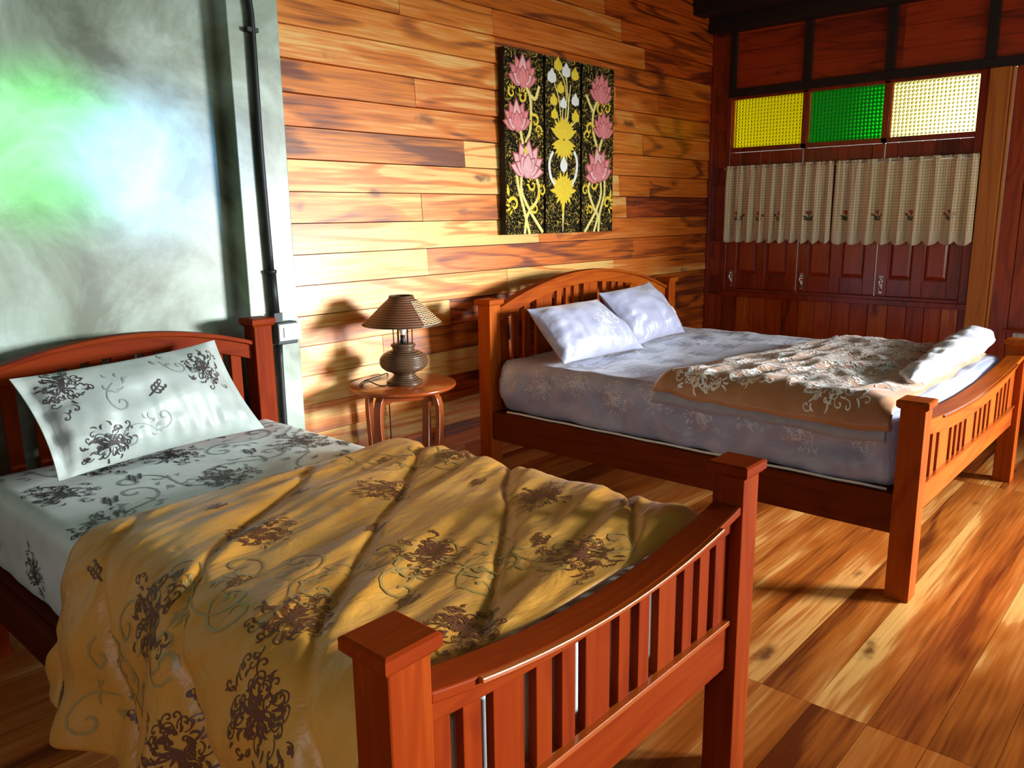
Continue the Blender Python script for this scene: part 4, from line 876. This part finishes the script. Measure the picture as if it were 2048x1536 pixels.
# ------------------------------------------------------------------ wiring on the column
cd = thing('cable_conduit', (1.935, 3.17, 1.04), 'black cable conduit running down the cement column to the switch', 'conduit')
yc = 3.150
mb = MB(); mb.tube(smooth3([(1.915, yc, 3.29), (1.915, yc, 2.55), (1.918, yc, 2.44), (1.928, yc, 2.36), (1.932, yc, 2.26), (1.930, yc, 1.78), (1.938, yc, 1.27)], 6), .014, 12); mb.build('upper_tube', M_black, cd)
mb = MB(); mb.tube([(1.938, yc - .002, 1.27), (1.943, yc - .002, 1.08)], .019, 12); mb.box(1.925, 1.965, yc - .022, yc + .018, 1.05, 1.09); mb.build('tube_sleeve', M_black, cd)
mb = MB(); mb.lathe([(.020, -.008), (.024, -.006), (.024, .006), (.020, .008)], 16, (1.938, yc, 1.272)); mb.box(1.918, 1.958, yc - .006, yc + .019, 1.264, 1.280); mb.build('clip', M_black, cd)
mb = MB(); mb.box(1.905, 1.955, yc - .012, yc + .018, 2.255, 2.272); mb.build('clip', M_black, cd)
mb = MB(); mb.tube([(1.952, yc, .945), (1.950, yc, .86), (1.946, yc, .2), (1.946, yc, .01)], .014, 12); mb.build('lower_tube', M_black, cd)
sw = thing('light_switch', (1.985, 3.15, 1.0), 'white switch on a black box fixed to the cement column', 'switch')
mb = MB(); mb.box(1.928, 2.030, 3.118, 3.169, .948, 1.048); mb.build('back_box', M_black, sw, .004)
mb = MB(); mb.box(1.930, 2.042, 3.106, 3.118, .966, 1.040); mb.build('faceplate', M_whitep, sw, .004)
mb = MB(); mb.hexa([(1.952, 3.100, .980), (2.022, 3.104, .980), (2.022, 3.107, .980), (1.952, 3.107, .980), (1.952, 3.100, 1.026), (2.022, 3.104, 1.026), (2.022, 3.107, 1.026), (1.952, 3.107, 1.026)]); mb.build('rocker', M_whitep, sw, .002)

# ------------------------------------------------------------------ outlet and little shelf on the right wall
ot = thing('power_outlet', (XR, .97, .66), 'grey white outlet on the right wall under a small dark shelf', 'outlet')
mb = MB(); mb.box(XR - .030, XR - .001, .90, 1.045, .628, .690); mb.build('outlet_box', M_whitep, ot, .004)
mb = MB(); mb.box(XR - .034, XR - .030, .925, 1.02, .640, .680); mb.build('cover', M_whitep, ot, .002)
mb = MB(); mb.tone = (.2, .5, .2); mb.box(XR - .09, XR - .001, .80, 1.10, .700, .714); o = mb.build('wall_shelf', M_shut, None, .003, (XR - .04, .95, .70)); tag(o, 'small dark wooden shelf on the right wall above the outlet', 'shelf')

# ------------------------------------------------------------------ cafe curtains
def curtain_mat():
    m, nt, b, N, L = mat('cream_woven_cotton'); t = N('ShaderNodeTexCoord'); br = N('ShaderNodeTexBrick'); br.offset = 0; br.inputs['Scale'].default_value = 1; br.inputs['Brick Width'].default_value = .016; br.inputs['Row Height'].default_value = .020; br.inputs['Mortar Size'].default_value = .0035
    br.inputs['Color1'].default_value = (.95, .83, .58, 1); br.inputs['Color2'].default_value = (.96, .87, .64, 1); br.inputs['Mortar'].default_value = (.66, .52, .28, 1)
    mp = N('ShaderNodeMapping'); mp.inputs['Rotation'].default_value = (0, radians(90), radians(90)); cx = N('ShaderNodeCombineXYZ'); sx = N('ShaderNodeSeparateXYZ'); L(t.outputs['Object'], sx.inputs[0]); L(sx.outputs['Y'], cx.inputs[0]); L(sx.outputs['Z'], cx.inputs[1]); L(cx.outputs[0], br.inputs['Vector'])
    L(br.outputs['Color'], b.inputs['Base Color']); b.inputs['Roughness'].default_value = .8; b.inputs['Sheen Weight'].default_value = .2
    bp = N('ShaderNodeBump'); bp.inputs['Strength'].default_value = .4; bp.inputs['Distance'].default_value = .003; L(br.outputs['Fac'], bp.inputs['Height']); L(bp.outputs[0], b.inputs['Normal']); return m
M_cur = curtain_mat(); M_lace = simple('cream_lace_edge', (.78, .68, .48), .8, bump=.5, bscale=160, var=.2); M_red = simple('red_thread', (.45, .07, .07), .7); M_grnt = simple('green_thread', (.09, .10, .05), .7)
rod = MB(); rod.tube([(XR - .055, 3.19, 1.845), (XR - .055, 1.345, 1.845)], .006, 10); rod.box(XR - .06, XR - .030, 3.172, 3.182, 1.835, 1.855); rod.box(XR - .06, XR - .030, 1.352, 1.362, 1.835, 1.855)
o = rod.build('curtain_rod', M_chrome, None, 0, (XR - .055, 2.27, 1.845)); tag(o, 'thin rod carrying the two short cream curtains', 'curtain rod')
def curtain(ya, yb, nl, label, seed, ztop, flowers):
    Ly = ya - yb; r_ = random.Random(seed); H = .60
    ph = [r_.uniform(-.35, .35) for _ in range(40)]
    # gather: x-offset follows irregular pleats
    def P(u, v):   # u along the width, v downwards
        y_ = ya - u * Ly; spread = .004 * (v) * (2 * u - 1) 
        a = 2 * pi * (u * nl * .95) + 1.2 * nz(u * 4, seed) + ph[0]; amp = .014 + .016 * v
        x_ = XR - .060 - amp * (sin(a) + .45 * sin(2.1 * a + 1) * (1 - v * .5)) - .010 * nz(u * 18, v * 1.5, seed)
        if v < .06: x_ += .004 * sin(u * 200)
        sc_ = max(0, (v - .90) / .10); lob = abs(sin(pi * u * nl)) ** .6
        z_ = ztop - v * (H - .028) - sc_ * .036 * lob - .004 * nz(u * 40, seed)
        return (x_, y_ - spread, z_ + .008 * nz(u * 3, seed + 2) * v)
    c = Cloth(P, 260, 46)
    for f_i in range(len(c.mb.f)):
        j = f_i % 46
        if j >= 41: c.mb.m[f_i] = 1
    for i, u_ in enumerate(flowers):
        st = [leafs(0, -.035, pi / 2, .07, .005, .1), leafs(0, -.02, radians(30), .045, .012, .6), leafs(0, -.02, radians(150), .045, .012, -.6), leafs(0, -.03, radians(10), .035, .010, .8), leafs(0, -.03, radians(170), .035, .010, -.8)]
        c.motif(st, u_, .70, Ly, -.57, 0, 3, .0014)
        c.motif([leafs(0, .012, radians(60 + 30 * k), .030, .016, .3) for k in range(3)] + [leafs(.03, 0, radians(70), .02, .012, .3), leafs(-.032, 0, radians(110), .02, .012, .3)], u_, .70, Ly, -.57, 0, 2, .0014)
    o = c.mb.build('cafe_curtain', [M_cur, M_lace, M_red, M_grnt], None, 0, (XR - .06, (ya + yb) / 2, ztop), fixn=False)
    sd = o.modifiers.new('cloth', 'SOLIDIFY'); sd.thickness = .0018; sd.offset = -1 if False else 1
    tag(o, label, 'curtain', 'short cream curtains across the shutters')
curtain(3.165, 2.298, 10, 'left short cream curtain with scalloped hem and embroidered flowers', 3, 1.868, (.14, .34, .53, .80))
curtain(2.285, 1.345, 9, 'right short cream curtain with scalloped hem beside the golden trim', 8, 1.866, (.10, .34, .58, .84))
